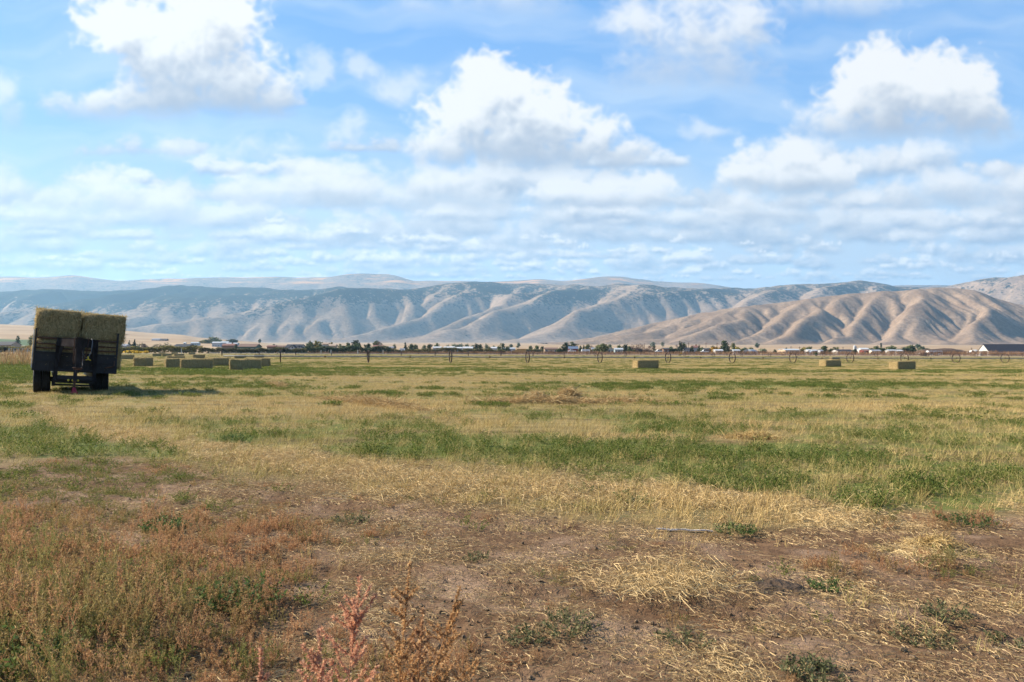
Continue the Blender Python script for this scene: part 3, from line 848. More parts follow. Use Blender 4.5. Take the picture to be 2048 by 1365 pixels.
protos('weed', [p_kochia(90+i, 11, .19, .15, 9, .014) for i in range(4)] + [p_kochia(100+i, 12, .11, .14, 6, .013) for i in range(3)] + [p_kochia(110+i, 8, .42, .12, 14, .015) for i in range(2)] + [p_mat(115+i, 16, .16, .014) for i in range(3)], M_WEED)

M_CLOD = mat('clod_earth', (.17, .115, .068), .95, .4, 60, col2=(.085, .054, .030), bump=.5)
class Clod:
    def __init__(s, seed): s.seed = seed
    def obj(s, name, m):
        bm = bmesh.new(); bmesh.ops.create_icosphere(bm, subdivisions=2, radius=.011)
        g = np.random.default_rng(s.seed); ax = g.uniform(.6, 1.3, 3)
        for v in bm.verts:
            c = np.array(v.co); d = 1+.35*float(pn(c[0]*130+s.seed, c[1]*130+c[2]*90, s.seed))
            v.co = (c[0]*ax[0]*d, c[1]*ax[1]*d, c[2]*ax[2]*.65*d+.004)
        me = bpy.data.meshes.new(name); bm.to_mesh(me); bm.free(); me.materials.append(m)
        return bpy.data.objects.new(name, me)
protos('clod', [Clod(i+1) for i in range(4)], M_CLOD)

def scatter(name, kind, x, y, scale, idx, hue, yaw, label, dz=0.0):
    z = gz(x, y)+dz
    n = len(x)
    me = bpy.data.meshes.new(name)
    me.vertices.add(n); me.vertices.foreach_set('co', np.stack([x, y, z], -1).astype(np.float32).ravel())
    for an, ty, arr, key in (('size', 'FLOAT', scale, 'value'), ('hue', 'FLOAT', hue, 'value'), ('pick', 'INT', idx, 'value')):
        a = me.attributes.new(an, ty, 'POINT'); a.data.foreach_set(key, np.asarray(arr, dtype=np.int32 if ty == 'INT' else np.float32))
    a = me.attributes.new('turn', 'FLOAT_VECTOR', 'POINT')
    a.data.foreach_set('vector', np.stack([np.zeros(n), np.zeros(n), yaw], -1).astype(np.float32).ravel())
    me.update()
    o = bpy.data.objects.new(name, me); COL.objects.link(o)
    g = bpy.data.node_groups.new(name+'_spread', 'GeometryNodeTree')
    g.interface.new_socket('Geometry', in_out='INPUT', socket_type='NodeSocketGeometry')
    g.interface.new_socket('Geometry', in_out='OUTPUT', socket_type='NodeSocketGeometry')
    gi = g.nodes.new('NodeGroupInput'); go = g.nodes.new('NodeGroupOutput')
    ip = g.nodes.new('GeometryNodeInstanceOnPoints'); ci = g.nodes.new('GeometryNodeCollectionInfo')
    ci.inputs['Collection'].default_value = PROTO[kind]; ci.inputs['Separate Children'].default_value = True; ci.inputs['Reset Children'].default_value = True
    def na(nm, ty):
        q = g.nodes.new('GeometryNodeInputNamedAttribute'); q.data_type = ty; q.inputs['Name'].default_value = nm; return q.outputs['Attribute']
    g.links.new(gi.outputs[0], ip.inputs['Points']); g.links.new(ci.outputs[0], ip.inputs['Instance'])
    ip.inputs['Pick Instance'].default_value = True
    g.links.new(na('pick', 'INT'), ip.inputs['Instance Index']); g.links.new(na('turn', 'FLOAT_VECTOR'), ip.inputs['Rotation']); g.links.new(na('size', 'FLOAT'), ip.inputs['Scale'])
    g.links.new(ip.outputs[0], go.inputs[0])
    md = o.modifiers.new('spread', 'NODES'); md.node_group = g
    tag(o, label, name.replace('_', ' '), kind='stuff')
    return o

G = np.random.default_rng(77)
def polar(r0, r1, dens, amax=44):
    n = int(dens*.5*math.radians(2*amax)*(r1*r1-r0*r0))
    r = np.sqrt(G.uniform(r0*r0, r1*r1, n)); a = np.radians(G.uniform(-amax, amax, n))
    return r*np.sin(a), r*np.cos(a)

def grow_field():
    X, Y, S, I, Hh = [], [], [], [], []
    GX, GY, GS, GI, GH = [], [], [], [], []
    for (r0, r1, ds, dg, tier) in [(4, 10, 64, 46, 0), (10, 17, 42, 30, 0), (17, 30, 17, 12, 1), (30, 55, 9, 8, 1), (55, 110, 2.2, 2.0, 2), (110, 200, 1.0, .9, 2), (200, 335, .45, .4, 2)]:
        lo, n = [(0, 4), (4, 3), (7, 3)][tier]
        x, y = polar(r0, r1, ds); z = zones(x, y)
        k = G.random(len(x)) < np.clip(z['field']*(1.0-.45*z['green'])*(1-.45*z['straw']) + sstep(.0,.6,fbm(x*1.2,y*1.2,3,207))*.30*(1-z['field']), 0, 1)
        x, y = x[k], y[k]; n2 = fbm(x*.25, y*.25, 3, 201)
        X.append(x); Y.append(y); S.append(G.uniform(.5, 1.02, len(x))*(1+.35*n2)*(1-.22*sstep(8, 22, y))*(.75+.25*z['field'][k])); I.append(lo+G.integers(0, n, len(x))); Hh.append(np.clip(.30+1.0*fbm(x*.12, y*.3, 3, 202)+.55*z['green'][k]+G.normal(0, .2, len(x)), 0, 1))
        x, y = polar(r0, r1, dg); z = zones(x, y)
        pr = .82*sstep(.22, 1.15, z['green'] + .95*fbm(x*1.1, y*1.1, 4, 203)*sstep(45, 12, y)+.5*fbm(x*.4, y*.9, 3, 204))*z['field']
        k = G.random(len(x)) < pr
        x, y = x[k], y[k]
        GX.append(x); GY.append(y); GS.append(G.uniform(.6, 1.25, len(x))*(.7+.5*pr[k])); GI.append(lo+G.integers(0, n, len(x))); GH.append(np.clip(.55-.6*pr[k]+G.normal(0, .2, len(x)), 0, 1))
    c = np.concatenate
    X, Y, S, I, Hh = map(c, (X, Y, S, I, Hh))
    scatter('stubble', 'stubble', X, Y, S, I, Hh, G.normal(0, .8, len(X)), 'short straw-coloured stubble left standing across the mown field')
    GX, GY, GS, GI, GH = map(c, (GX, GY, GS, GI, GH))
    scatter('alfalfa', 'lucerne', GX, GY, GS, GI, GH, G.uniform(0, 6.28, len(GX)), 'low green alfalfa regrowth in patches and bands between the stubble')
    print('stubble', len(X), 'alfalfa', len(GX))

def grow_yard():
    # loose straw, thick on the raked lane, thin over the bare ground
    x, y = map(np.concatenate, zip(polar(1.5, 10, 150), polar(10, 34, 30))); z = zones(x, y)
    near = sstep(11, 7, y)
    pr = np.clip(.95*z['straw'] + np.clip(.20+.55*fbm(x*.9, y*.9, 3, 211), .06, 1)*(1-z['field'])*near + .10*z['field']*near, 0, 1)*np.where(y > 12, z['straw'], 1)
    k = G.random(len(x)) < pr; x, y = x[k], y[k]; st = z['straw'][k]
    i = np.where(st > G.uniform(.25, .8, len(x)), 3+G.integers(0, 3, len(x)), np.where(G.random(len(x)) < .35, G.integers(0, 3, len(x)), 6+G.integers(0, 2, len(x))))
    scatter('straw_litter', 'litter', x, y, G.uniform(.6, 1.25, len(x)), i, np.clip(np.where(st > .4, G.normal(.1, .15, len(x)), G.normal(.6, .35, len(x))), 0, 1), G.normal(0, .9, len(x)), 'loose dry straw lying on the bare ground and in a raked lane')
    print('litter', len(x))
    # weeds: feathery rust-brown and green plants over the near ground, thickest at the left
    x, y = map(np.concatenate, zip(polar(1.35, 6, 135), polar(6, 13, 95))); z = zones(x, y)
    wd = np.clip(.95*z['rust']+.8*z['weed']*(.5+.9*fbm(x*1.3, y*1.3, 3, 212)) - .1*z['soil'], 0, 1)*(1-z['field'])
    qx_ = 1024+F*x/y; qy_ = HZ+F*1.33/y
    band = np.exp(-((qx_-90)/330)**2-((qy_-962)/42)**2)
    pr = sstep(.32, 1.05, wd + .8*band + .30*(1-z['field']) + .62*fbm(x*1.6, y*1.6, 4, 213))*(1-.9*z['field']*(1-.8*band))
    k = G.random(len(x)) < pr; x, y = x[k], y[k]; w = wd[k]; gr = np.clip(z['weed'][k]*1.1-z['rust'][k]*.6, 0, 1)
    qx = 1024+F*x/y; tall = sstep(700, 250, qx)*sstep(6.5, 3.5, y)
    i = np.where(G.random(len(x)) < .30+.5*tall, G.integers(0, 4, len(x)), 4+G.integers(0, 3, len(x)))
    i = np.where(G.random(len(x)) < .22*tall*sstep(500, 200, qx), 7+G.integers(0, 2, len(x)), i)
    low = (z['rust'][k] < .35) & (G.random(len(x)) < .62)
    i = np.where(low, 9+G.integers(0, 3, len(x)), i)
    hue = np.clip(gr + .5*band[k] + 1.2*fbm(x*.8, y*.8, 3, 214)+G.normal(0, .40, len(x))+.13, 0, 1)
    scatter('weeds', 'weed', x, y, G.uniform(.45, 1.1, len(x))*(.50+.30*w+.12*tall), i, hue, G.uniform(0, 6.28, len(x)), 'feathery rust-brown and green weeds over the near ground')
    print('weeds', len(x))
    # leafy green weeds among the rusty ones
    x, y = map(np.concatenate, zip(polar(1.35, 6, 80), polar(6, 14, 40))); z = zones(x, y)
    qx_ = 1024+F*x/y; qy_ = HZ+F*1.33/y
    e = lambda a_, b_, c_, d_: np.exp(-((qx_-a_)/c_)**2-((qy_-b_)/d_)**2)
    w2 = .55*e(60, 960, 360, 50)+.75*e(120, 1330, 190, 70)+.35*e(330, 1170, 200, 60)+.25*e(600, 1230, 260, 60)+.10*(1-z['field'])
    k = G.random(len(x)) < sstep(.22, .75, w2 + .55*fbm(x*1.5, y*1.5, 4, 217))*(1-.85*z['field']*(1-e(60, 940, 360, 40)))
    x, y = x[k], y[k]
    scatter('green_weeds', 'lucerne', x, y, G.uniform(.35, .95, len(x)), G.integers(0, 4, len(x)), np.clip(G.normal(.35, .3, len(x)), 0, 1), G.uniform(0, 6.28, len(x)), 'small leafy green weeds between the rust-brown ones')
    # clods and crumbs of earth
    x, y = map(np.concatenate, zip(polar(1.4, 4.5, 260), polar(4.5, 8, 90))); z = zones(x, y)
    k = G.random(len(x)) < np.clip((1-z['field'])*(.35+.9*fbm(x*1.4, y*1.4, 3, 215)), 0, 1); x, y = x[k], y[k]
    scatter('soil_clods', 'clod', x, y, np.clip(np.exp(G.normal(-.45, .45, len(x))), .2, 1.35), G.integers(0, 4, len(x)), G.random(len(x)), G.uniform(0, 6.28, len(x)), 'small clods and crumbs of brown earth over the bare ground', .001)
grow_field(); grow_yard()
# ------------------------------------------------------------------ hay
def hay_material(name, a, b_, c_):
    m, nt, b = newmat(name)
    tc = nt.nodes.new('ShaderNodeTexCoord'); ob = tc.outputs['Object']
    mp = nt.nodes.new('ShaderNodeMapping'); mp.inputs['Scale'].default_value = (26, 26, 7); mp.inputs['Rotation'].default_value = (.3, .2, 0); nt.links.new(ob, mp.inputs[0])
    s = noise(nt, mp.outputs[0], 1.0, 6, .7, 1.2)
    mp2 = nt.nodes.new('ShaderNodeMapping'); mp2.inputs['Scale'].default_value = (9, 9, 2.0); nt.links.new(ob, mp2.inputs[0])
    s2 = noise(nt, mp2.outputs[0], 1.0, 4, .6, .8)
    col = ramp_mix(nt, mrange(nt, s, .3, .7), a, b_)
    col = ramp_mix(nt, mrange(nt, s2, .5, .75, 0, .7), col, c_)
    nt.links.new(col, b.inputs['Base Color']); b.inputs['Roughness'].default_value = .95; b.inputs['Specular IOR Level'].default_value = .1
    bp = nt.nodes.new('ShaderNodeBump'); bp.inputs['Strength'].default_value = 1; bp.inputs['Distance'].default_value = .05
    nt.links.new(mth(nt, 'ADD', s, s2), bp.inputs['Height']); nt.links.new(bp.outputs[0], b.inputs['Normal'])
    return m
M_HAY = hay_material('baled_hay', (.135, .102, .046), (.40, .290, .142), (.195, .158, .072))
M_WISP = plant_material('hay_wisps', [(0, (.15, .11, .045)), (.5, (.39, .295, .135)), (1, (.60, .48, .25))], None, .25)
M_PILE = plant_material('loose_hay', [(0, (.17, .10, .04)), (.5, (.40, .27, .12)), (1, (.60, .46, .24))], None, .25)

def bale_mesh(name, L, W, H, seed, wisps, sag=.03):
    """pressed big square bale: long axis x, standing on z = 0"""
    nx, ny, nz = 26, 14, 10
    bm = bmesh.new()
    bmesh.ops.create_cube(bm, size=1)
    bmesh.ops.subdivide_edges(bm, edges=bm.edges[:], cuts=11, use_grid_fill=True)
    vs = np.array([v.co for v in bm.verts])
    p = vs*2
    # soft corners
    e = 12.0
    n = (np.abs(p)**e).sum(1)**(1/e)
    p = p/np.maximum(n, 1e-6)[:, None]*np.minimum(1, 1.0)
    q = p*np.array([L/2, W/2, H/2])
    d = .060*fbm(q[:, 0]*1.5+seed, q[:, 1]*2.0+q[:, 2]*2.6, 3, 300+seed) + .018*fbm(q[:, 0]*7, q[:, 1]*7+q[:, 2]*8+seed, 2, 310+seed)
    # twine grooves along the bale, and flakes across it
    d = d - .012*np.exp(-(((q[:, 1]/(W/5.0)+.5) % 1)-.5)**2/.006) + .012*np.cos(q[:, 0]*2*np.pi/.16+2*fbm(q[:, 0], q[:, 2], 2, 5))
    nr = p/np.linalg.norm(p, axis=1)[:, None]
    q = q + nr*d[:, None]
    q[:, 2] += H/2
    q[:, 1] *= 1+.05*np.sin(np.clip(q[:, 2]/H, 0, 1)*np.pi)
    for v, c in zip(bm.verts, q): v.co = c
    me0 = bpy.data.meshes.new(name+'_body'); bm.to_mesh(me0); bm.free()
    verts = [tuple(v.co) for v in me0.vertices]; faces = [tuple(f.vertices) for f in me0.polygons]
    nf = len(faces); bpy.data.meshes.remove(me0)
    g = np.random.default_rng(seed); tone = [0.5]*len(verts)
    for i in range(wisps):
        ax = g.choice([0, 1, 2], p=[.22, .38, .40]); s = g.choice([-1, 1]) if ax != 2 else 1
        c = g.uniform(-1, 1, 3)*np.array([L/2, W/2, H/2])*.98; c[ax] = s*np.array([L/2, W/2, H/2])[ax]*1.0; c[2] += H/2
        if g.random() < .25:   # more along the edges
            a2 = (ax+1+g.integers(0, 2)) % 3; c[a2] = g.choice([-1, 1])*np.array([L/2, W/2, H/2])[a2]*.985 + (H/2 if a2 == 2 else 0)
        o = np.zeros(3); o[ax] = s
        t = g.normal(size=3); t[ax] = abs(g.normal(.1, .25))*s; t /= np.linalg.norm(t)
        l = g.uniform(.05, .17); w = g.uniform(.003, .006)
        b0 = c-o*.005; m_ = c+t*l*.5+o*.012; e_ = c+t*l+o*abs(g.normal(0, .012)); e_[2] = max(e_[2]-.012, .01)
        sd = np.cross(t, g.normal(size=3)); sd = sd/np.linalg.norm(sd)*w
        k = len(verts)
        verts += [tuple(b0-sd), tuple(b0+sd), tuple(m_-sd), tuple(m_+sd), tuple(e_)]
        faces += [(k, k+1, k+3, k+2), (k+2, k+3, k+4)]
        tone += [float(np.clip(g.normal(.5, .25), 0, 1))]*5
    me = bpy.data.meshes.new(name); me.from_pydata(verts, [], faces)
    me.materials.append(M_HAY); me.materials.append(M_WISP)
    me.polygons.foreach_set('material_index', [0]*nf+[1]*(len(faces)-nf))
    me.polygons.foreach_set('use_smooth', [True]*nf+[False]*(len(faces)-nf))
    a = me.attributes.new('tone', 'FLOAT', 'POINT'); a.data.foreach_set('value', tone)
    me.update()
    return me
BALES = [bale_mesh('hay_bale', 2.40, 1.16, .88, 1+i, 3600) for i in range(3)]
def bale_at(loc, rz, label, group, k, s=1.0, rot=None):
    o = bpy.data.objects.new('hay_bale', BALES[k % 3]); COL.objects.link(o)
    o.location = loc; o.rotation_euler = rot or (0, 0, rz); o.scale = (s, s, s)
    return tag(o, label, 'hay bale', group)

# photograph column of the front face's middle, row of its foot, turn (degrees), label
FIELD_BALES = [
    (394, 739, 17, 'big straw-brown bale nearest the trailer, closest of the long bales, seen square on'),
    (491, 740, 20, 'big bale with its pale left end turned to view, closest bale right of the trailer'),
    (436, 733, 18, 'bale half hidden behind the right end of the nearest long bale'),
    (360, 737, 30, 'bale showing only a dark sliver past the left end of the nearest long bale'),
    (515, 734, 16, 'bale tucked behind the right end of the bale with the pale left end'),
    (287, 733, 100, 'short-looking bale turned end on, standing alone beside the trailer'),
    (254, 719, 15, 'bale cut off by the hay on the trailer, farther out than the end-on bale'),
    (352, 724, 19, 'dark bale behind and left of the nearest long bale, in the second rank'),
    (398, 717.5, 16, 'long bale in the third rank, above the nearest long bale'),
    (358, 714.5, 17, 'low bale behind the dark second-rank bale'),
    (334, 713.3, 17, 'far bale, right one of a touching pair beyond the end-on bale'),
    (314, 713.0, 24, 'far bale, left one of a touching pair beyond the end-on bale'),
    (384, 709.6, 15, 'far bale at the right end of the farthest left-hand row'),
    (349, 709.2, 16, 'far bale in the middle of the farthest left-hand row'),
    (325, 709.0, 16, 'far bale at the left end of the farthest left-hand row'),
    (480, 717.5, 17, 'bale crossed by the left end of the irrigation pipe'),
    (518, 716, 16, 'low far bale just left of the first irrigation wheel'),
    (1291, 738, 17, 'lone bale in mid field between the fifth and sixth irrigation wheels'),
    (1660, 734.5, 20, 'nearer of the two bales beside the ninth irrigation wheel'),
    (1669, 721, 16, 'farther of the two bales beside the ninth irrigation wheel, behind the pipe'),
    (1804, 740, 18, 'bale nearest the right edge of the field, with a pale left end'),
]
for i, (px, py, a, lab) in enumerate(FIELD_BALES):
    p = at(px, py); v = Vector((p.x, p.y, 0)).normalized()
    t = R(a); half = abs(.575*math.cos(t)-0)+0
    c = p + v*(.62 if a < 60 else 1.15)
    c.z = g1(c.x, c.y)-.03
    bale_at(c, t + R(rnd.uniform(-2, 2)), lab, 'bales left out across the field', i, .97)

# ------------------------------------------------------------------ trailer
M_DARK = mat('black_enamel', (.012, .012, .016), .5, .35, 9, col2=(.006, .006, .009), spec=.3)
M_GREYP = mat('dull_black_paint', (.030, .027, .028), 1.0, .3, 6, col2=(.016, .014, .015), spec=.0)
M_RUST = mat('rusty_steel', (.105, .048, .028), .85, .4, 18, col2=(.05, .026, .018))
M_TYRE = mat('tyre_rubber', (.022, .021, .020), .8, .3, 14, bump=.4)
M_RIM = mat('dusty_rim', (.11, .10, .09), .6, .3, 10)
M_RED = mat('red_jack_paint', (.34, .018, .035), .5, .3, 12)
M_LAMP = mat('amber_lens', (.62, .47, .06), .25, .1, 5, spec=.5)
M_HOSE = mat('grey_hose', (.13, .13, .14), .6, .2, 5)
M_EDGE = mat('pale_edge_strip', (.42, .40, .38), .5, .2, 8)
M_YEL = mat('yellow_cap', (.55, .40, .04), .5, .1, 5)

def make_trailer():
    p0 = at(145, 785)
    rz = math.atan2(-p0.x, p0.y)+R(1.5)
    t = thing('hay_trailer', 'black gooseneck trailer loaded with hay, parked in the field and leaning to one side', 'trailer', p0, rz)
    ZS = 1.16
    RL0 = Matrix.Translation((0, 0, .58)) @ Matrix.Rotation(R(4.0), 4, 'Y') @ Matrix.Translation((.05, 0, -.58))
    ROLL = RL0 @ Matrix.Diagonal((1, 1, ZS, 1))
    OLD = Matrix.Translation((0, 0, .5)) @ Matrix.Rotation(R(4.0), 4, 'Y') @ Matrix.Translation((.05, 0, -.5))
    def part(name, f, m, parent=t, bevel=.006, roll=True, smooth=False):
        b = MB(); b.M = ROLL if roll else Matrix.Diagonal((1, 1, ZS, 1))
        f(b); return b.build(name, m, parent, smooth=smooth, bevel=bevel)
    # load bed
    part('deck', lambda b: b.box((0, 2.3, .665), (2.26, 5.7, .07)), M_DARK)
    def fp(b):
        b.box((0, -.60, .70), (2.26, .05, .25)); b.box((0, -.61, .835), (2.28, .09, .03)); b.box((0, -.60, .96), (2.26, .05, .22)); b.box((0, -.615, 1.075), (2.28, .08, .03)); b.box((0, -.60, .585), (2.30, .10, .03))
        for k in range(-3, 4): b.box((k*.36, -.632, .71), (.035, .03, .22))
    part('front_panel', fp, M_DARK)
    for z, th in ((1.185, .035), (1.30, .035), (1.455, .05)):
        part('rail', lambda b: b.tube([(-1.1, -.6, z), (1.1, -.6, z)], th/2, 8), M_RUST, bevel=0, smooth=True)
    for sx in (-1, 1):
        part('corner_post', lambda b: (b.box((sx*1.115, -.60, 1.13), (.05, .07, 1.10)), b.box((sx*1.115, -.60, 1.685), (.07, .09, .02))), M_DARK)
        part('side_sill', lambda b: (b.box((sx*1.13, 2.3, .66), (.05, 5.75, .17)), b.box((sx*1.155, 2.3, .74), (.03, 5.75, .03))), M_DARK)
    part('side_strip', lambda b: b.box((-1.165, -.585, 1.15), (.03, .05, 1.02)), M_EDGE)  # pale strip on the left corner post only
    part('side_rack', lambda b: [b.box((-1.13, y, 1.15), (.035, .05, 1.0)) for y in (.9, 2.3, 3.7, 5.1)] + [b.box((-1.13, 2.3, z), (.03, 5.6, .05)) for z in (1.0, 1.3, 1.62)], M_DARK)
    # chassis
    for sx in (-1, 1):
        part('frame_rail', lambda b: (b.box((sx*.52, 2.3, .52), (.09, 5.8, .20)), b.box((sx*.52, 2.3, .42), (.14, 5.8, .02))), M_DARK)
        part('spring_hanger', lambda b: (b.box((sx*.52, .25, .30), (.10, .12, .24)), b.box((sx*.52, .02, .24), (.07, .5, .05))), M_DARK, roll=False)
    # gooseneck
    cx = .0; xu = .52; yU, yC = -.74, -2.45
    for sx in (-1, 1):
        def up(b):
            b.box((cx+sx*xu, yU, .86), (.10, .12, 1.02))
            b.box((cx+sx*xu, yU, .345), (.13, .15, .02))
            # inner gusset plate below the beam
            x0 = cx+sx*(xu-.03); d = Vector((cx-x0, yC-yU, 0)).normalized()
            a = [Vector((x0, yU-.02, 1.27)), Vector((x0, yU-.02, .72)), Vector((x0, yU-.02, .72))+d*.08, Vector((x0, yU-.02, 1.27))+d*.42]
            n = Vector((-d.y, d.x, 0))*.012
            b.add([q+n for q in a]+[q-n for q in a], [(0, 1, 2, 3), (7, 6, 5, 4), (0, 4, 5, 1), (1, 5, 6, 2), (2, 6, 7, 3), (3, 7, 4, 0)])
        part('neck_upright', up, M_GREYP)
        def bm_(b):
            a = Vector((cx+sx*xu, yU, 1.36)); c = Vector((cx+sx*.05, yC, 1.36))
            b.beam(a, c, .09, .20); b.beam(a+Vector((0, 0, .105)), c+Vector((0, 0, .105)), .13, .012); b.beam(a-Vector((0, 0, .105)), c-Vector((0, 0, .105)), .13, .012)
            d = (a-c).normalized(); q0 = c+d*.06
            pts = [q0+Vector((0, 0, -.11)), q0+Vector((0, 0, -.55)), q0+d*.10+Vector((0, 0, -.40)), q0+d*.34+Vector((0, 0, -.11))]
            n = Vector((-d.y, d.x, 0))*.012
            b.add([q+n for q in pts]+[q-n for q in pts], [(0, 1, 2, 3), (7, 6, 5, 4), (0, 4, 5, 1), (1, 5, 6, 2), (2, 6, 7, 3), (3, 7, 4, 0)])
        part('neck_beam', bm_, M_GREYP)
    cp = part('coupler_post', lambda b: (b.box((cx, yC-.03, 1.10), (.13, .13, .76)), b.box((cx, yC-.03, 1.485), (.17, .17, .02)), b.tube([(cx, yC-.03, .75), (cx, yC-.03, .60)], .05, 12)), M_GREYP)
    part('coupler_plate', lambda b: (b.box((cx, yC-.03, .72), (.26, .20, .02)), b.tube([(cx-.10, yC-.1, .69), (cx+.10, yC-.1, .69)], .018, 8)), M_RUST)
    part('crossbeam', lambda b: (b.box((cx, yU, .42), (1.0, .10, .11)), b.box((cx, yU, .62), (1.0, .06, .05))), M_DARK)
    part('lower_crossbeam', lambda b: (b.box((cx, -.2, .30), (1.15, .09, .09)), b.box((cx, .0, .20), (1.0, .08, .05))), M_DARK)
    jl = part('jack_leg', lambda b: (b.box((cx, yU-.12, .58), (.105, .105, .46)), b.box((cx, yU-.12, .80), (.13, .13, .02))), M_DARK)
    part('jack_tube', lambda b: b.box((cx, yU-.12, .26), (.075, .075, .22)), M_RUST, parent=jl)
    part('jack_foot', lambda b: (b.box((cx+.02, yU-.12, .115), (.16, .16, .17), taper=(.32, .32)), b.box((cx+.02, yU-.12, .018), (.20, .20, .03))), M_RED, parent=jl, roll=False)
    for dx in (-.17, -.05, .09):
        part('marker_lamp', lambda b: b.lathe([(0, -.02), (.024, -.018), (.032, 0), (.032, .02)], (cx+dx, yU-.06, .355), 'Y', 14), M_LAMP, bevel=0, smooth=True)
    def chain(pts):
        def f(b):
            P_ = [Vector(p) for p in pts]; L = [0]
            for a, c in zip(P_, P_[1:]): L.append(L[-1]+(c-a).length)
            n = int(L[-1]/.036)
            for i in range(n):
                s = L[-1]*(i+.5)/n; k = max(j for j in range(len(L)-1) if L[j] <= s)
                d = (P_[k+1]-P_[k]); q = P_[k]+d*((s-L[k])/(L[k+1]-L[k])); d.normalize()
                sd = d.cross(Vector((1, .2, .1))).normalized() if i % 2 else d.cross(Vector((.1, 1, .2))).normalized()
                ring = [q+d*.026*math.cos(a_)+sd*.017*math.sin(a_) for a_ in [2*math.pi*j/8 for j in range(9)]]
                b.tube(ring, .0065, 5, cap=False)
        return f
    part('safety_chain', chain([(-.11, yC+.12, 1.49), (-.13, yC+.06, 1.44), (-.13, yC+.05, .92), (-.11, yC+.05, .84), (-.12, yC+.04, 1.20)]), M_RUST, bevel=0)
    part('safety_chain', chain([(.23, yC+.55, 1.50), (.235, yC+.50, 1.44), (.21, yC+.40, 1.10), (.14, yC+.25, .92), (.09, yC+.12, .90), (.07, yC+.06, 1.16)]), M_RUST, bevel=0)
    part('air_hose', lambda b: (b.tube([(.33, yC+.8, 1.49), (.36, yC+.75, 1.42), (.34, yC+.6, 1.15), (.26, yC+.5, .98), (.16, yC+.4, 1.02), (.10, yC+.3, 1.18)], .011, 6), b.tube([(.09, yC+.15, 1.22), (.10, yC+.12, .95), (.12, yC+.10, .80), (.10, yC+.08, .72)], .012, 6)), M_HOSE, bevel=0, smooth=True)
    part('hose_coupling', lambda b: (b.tube([(.26, yC+.45, 1.02), (.27, yC+.42, .94)], .02, 8), b.tube([(.20, yC+.4, .93), (.27, yC+.4, .95), (.34, yC+.4, .925)], .014, 6)), M_YEL, bevel=0)
    part('crank_handle', lambda b: b.tube([(1.06, -.70, .93), (1.06, -.70, .80), (1.03, -.70, .765), (.84, -.70, .735), (.80, -.70, .72), (.80, -.70, .62)], .018, 8), M_RUST, bevel=0, smooth=True)
    # axles and twin wheels
    for y in (.42, 1.42):
        part('axle', lambda b: b.tube([(-1.0, y, .352), (1.0, y, .352)], .055, 12), M_DARK, bevel=0, roll=False)
        for x in (-.93, -.695, .695, .93):
            w = empty('wheel', (x-.02, y, .41)); w.parent = t; w.scale = (1.04, 1.16, 1.16)
            prof = [(.215, -.085), (.25, -.105), (.315, -.112), (.343, -.095), (.352, -.06), (.345, -.052), (.345, -.042), (.353, -.036), (.353, -.006), (.345, 0), (.353, .006), (.353, .036), (.345, .042), (.345, .052), (.352, .06), (.343, .095), (.315, .112), (.25, .105), (.215, .085), (.215, -.085)]
            b = MB(); b.lathe(prof, axis='X', n=44); b.build('tyre', M_TYRE, w, smooth=True)
            b = MB(); b.lathe([(.215, -.08), (.20, -.05), (.10, -.02), (.06, -.06), (0, -.06)] if x < 0 else [(.215, .08), (.20, .05), (.10, .02), (.06, .06), (0, .06)], axis='X', n=28)
            for k in range(6):
                a_ = k*math.pi/3; b.box(((-1 if x < 0 else 1)*.045, .13*math.cos(a_), .13*math.sin(a_)), (.03, .025, .025))
            b.build('rim', M_RIM, w, smooth=False)
    # the load: two courses of two bales, long axis along the bed
    bpy.context.view_layer.update()
    W = t.matrix_world if t.matrix_world.translation.length > 1 else Matrix.Translation(p0) @ Matrix.Rotation(rz, 4, 'Z')
    for (x, z, s, lab) in ((-.575, .82, (1, .99, .97), 'bale on the trailer under the taller left one, seen through the rusty front rails'),
                           (.665, .82, (1, .99, .97), 'lower right bale on the trailer, bulging past the corner post'),
                           (-.545, 1.685, (1, 1.0, 1.0), 'upper left bale on the trailer, the higher of the two top bales'),
                           (.715, 1.685, (1, 1.0, .97), 'upper right bale on the trailer, leaning out over the corner post')):
        M = W @ RL0 @ Matrix.Translation((x, .62, z)) @ Matrix.Rotation(R(90), 4, 'Z')
        o = bale_at((0, 0, 0), 0, lab, 'bales stacked on the trailer', int(x*10) % 3)
        lo, ro, _ = M.decompose(); o.location = lo; o.rotation_euler = ro.to_euler(); o.scale = s
make_trailer()

# ------------------------------------------------------------------ wheel-line sprinklers
M_PIPE = mat('weathered_aluminium', (.20, .20, .195), .7, .25, 3, metal=.0)
M_WHEEL = mat('rusty_wheel_steel', (.060, .036, .028), .8, .3, 6)
def wheel_meshes(r):
    b = MB(); n = 40
    b.lathe([(r, -.075), (r+.0, .075), (r-.05, .075), (r-.065, .03), (r-.065, -.03), (r-.05, -.075), (r, -.075)], axis='X', n=n)
    for k in range(20):     # lugs
        a = 2*math.pi*k/20; b.box((0, math.cos(a)*(r+.008), math.sin(a)*(r+.008)), (.13, .02, .02))
    rim = b.build('rim', M_WHEEL)
    b = MB()
    for k in range(8):
        a = 2*math.pi*k/8+.2; s = (-1 if k % 2 else 1)*.06
        b.tube([(s, .10*math.cos(a), .10*math.sin(a)), (0, (r-.02)*math.cos(a), (r-.02)*math.sin(a))], .007, 5)
    sp = b.build('spokes', M_WHEEL)
    b = MB(); b.lathe([(.065, -.08), (.095, -.08), (.095, -.04), (.075, -.03), (.075, .03), (.095, .04), (.095, .08), (.065, .08)], axis='X', n=14); b.box((0, 0, .13), (.05, .05, .05))
    hub = b.build('hub', M_WHEEL)
    return rim, sp, hub
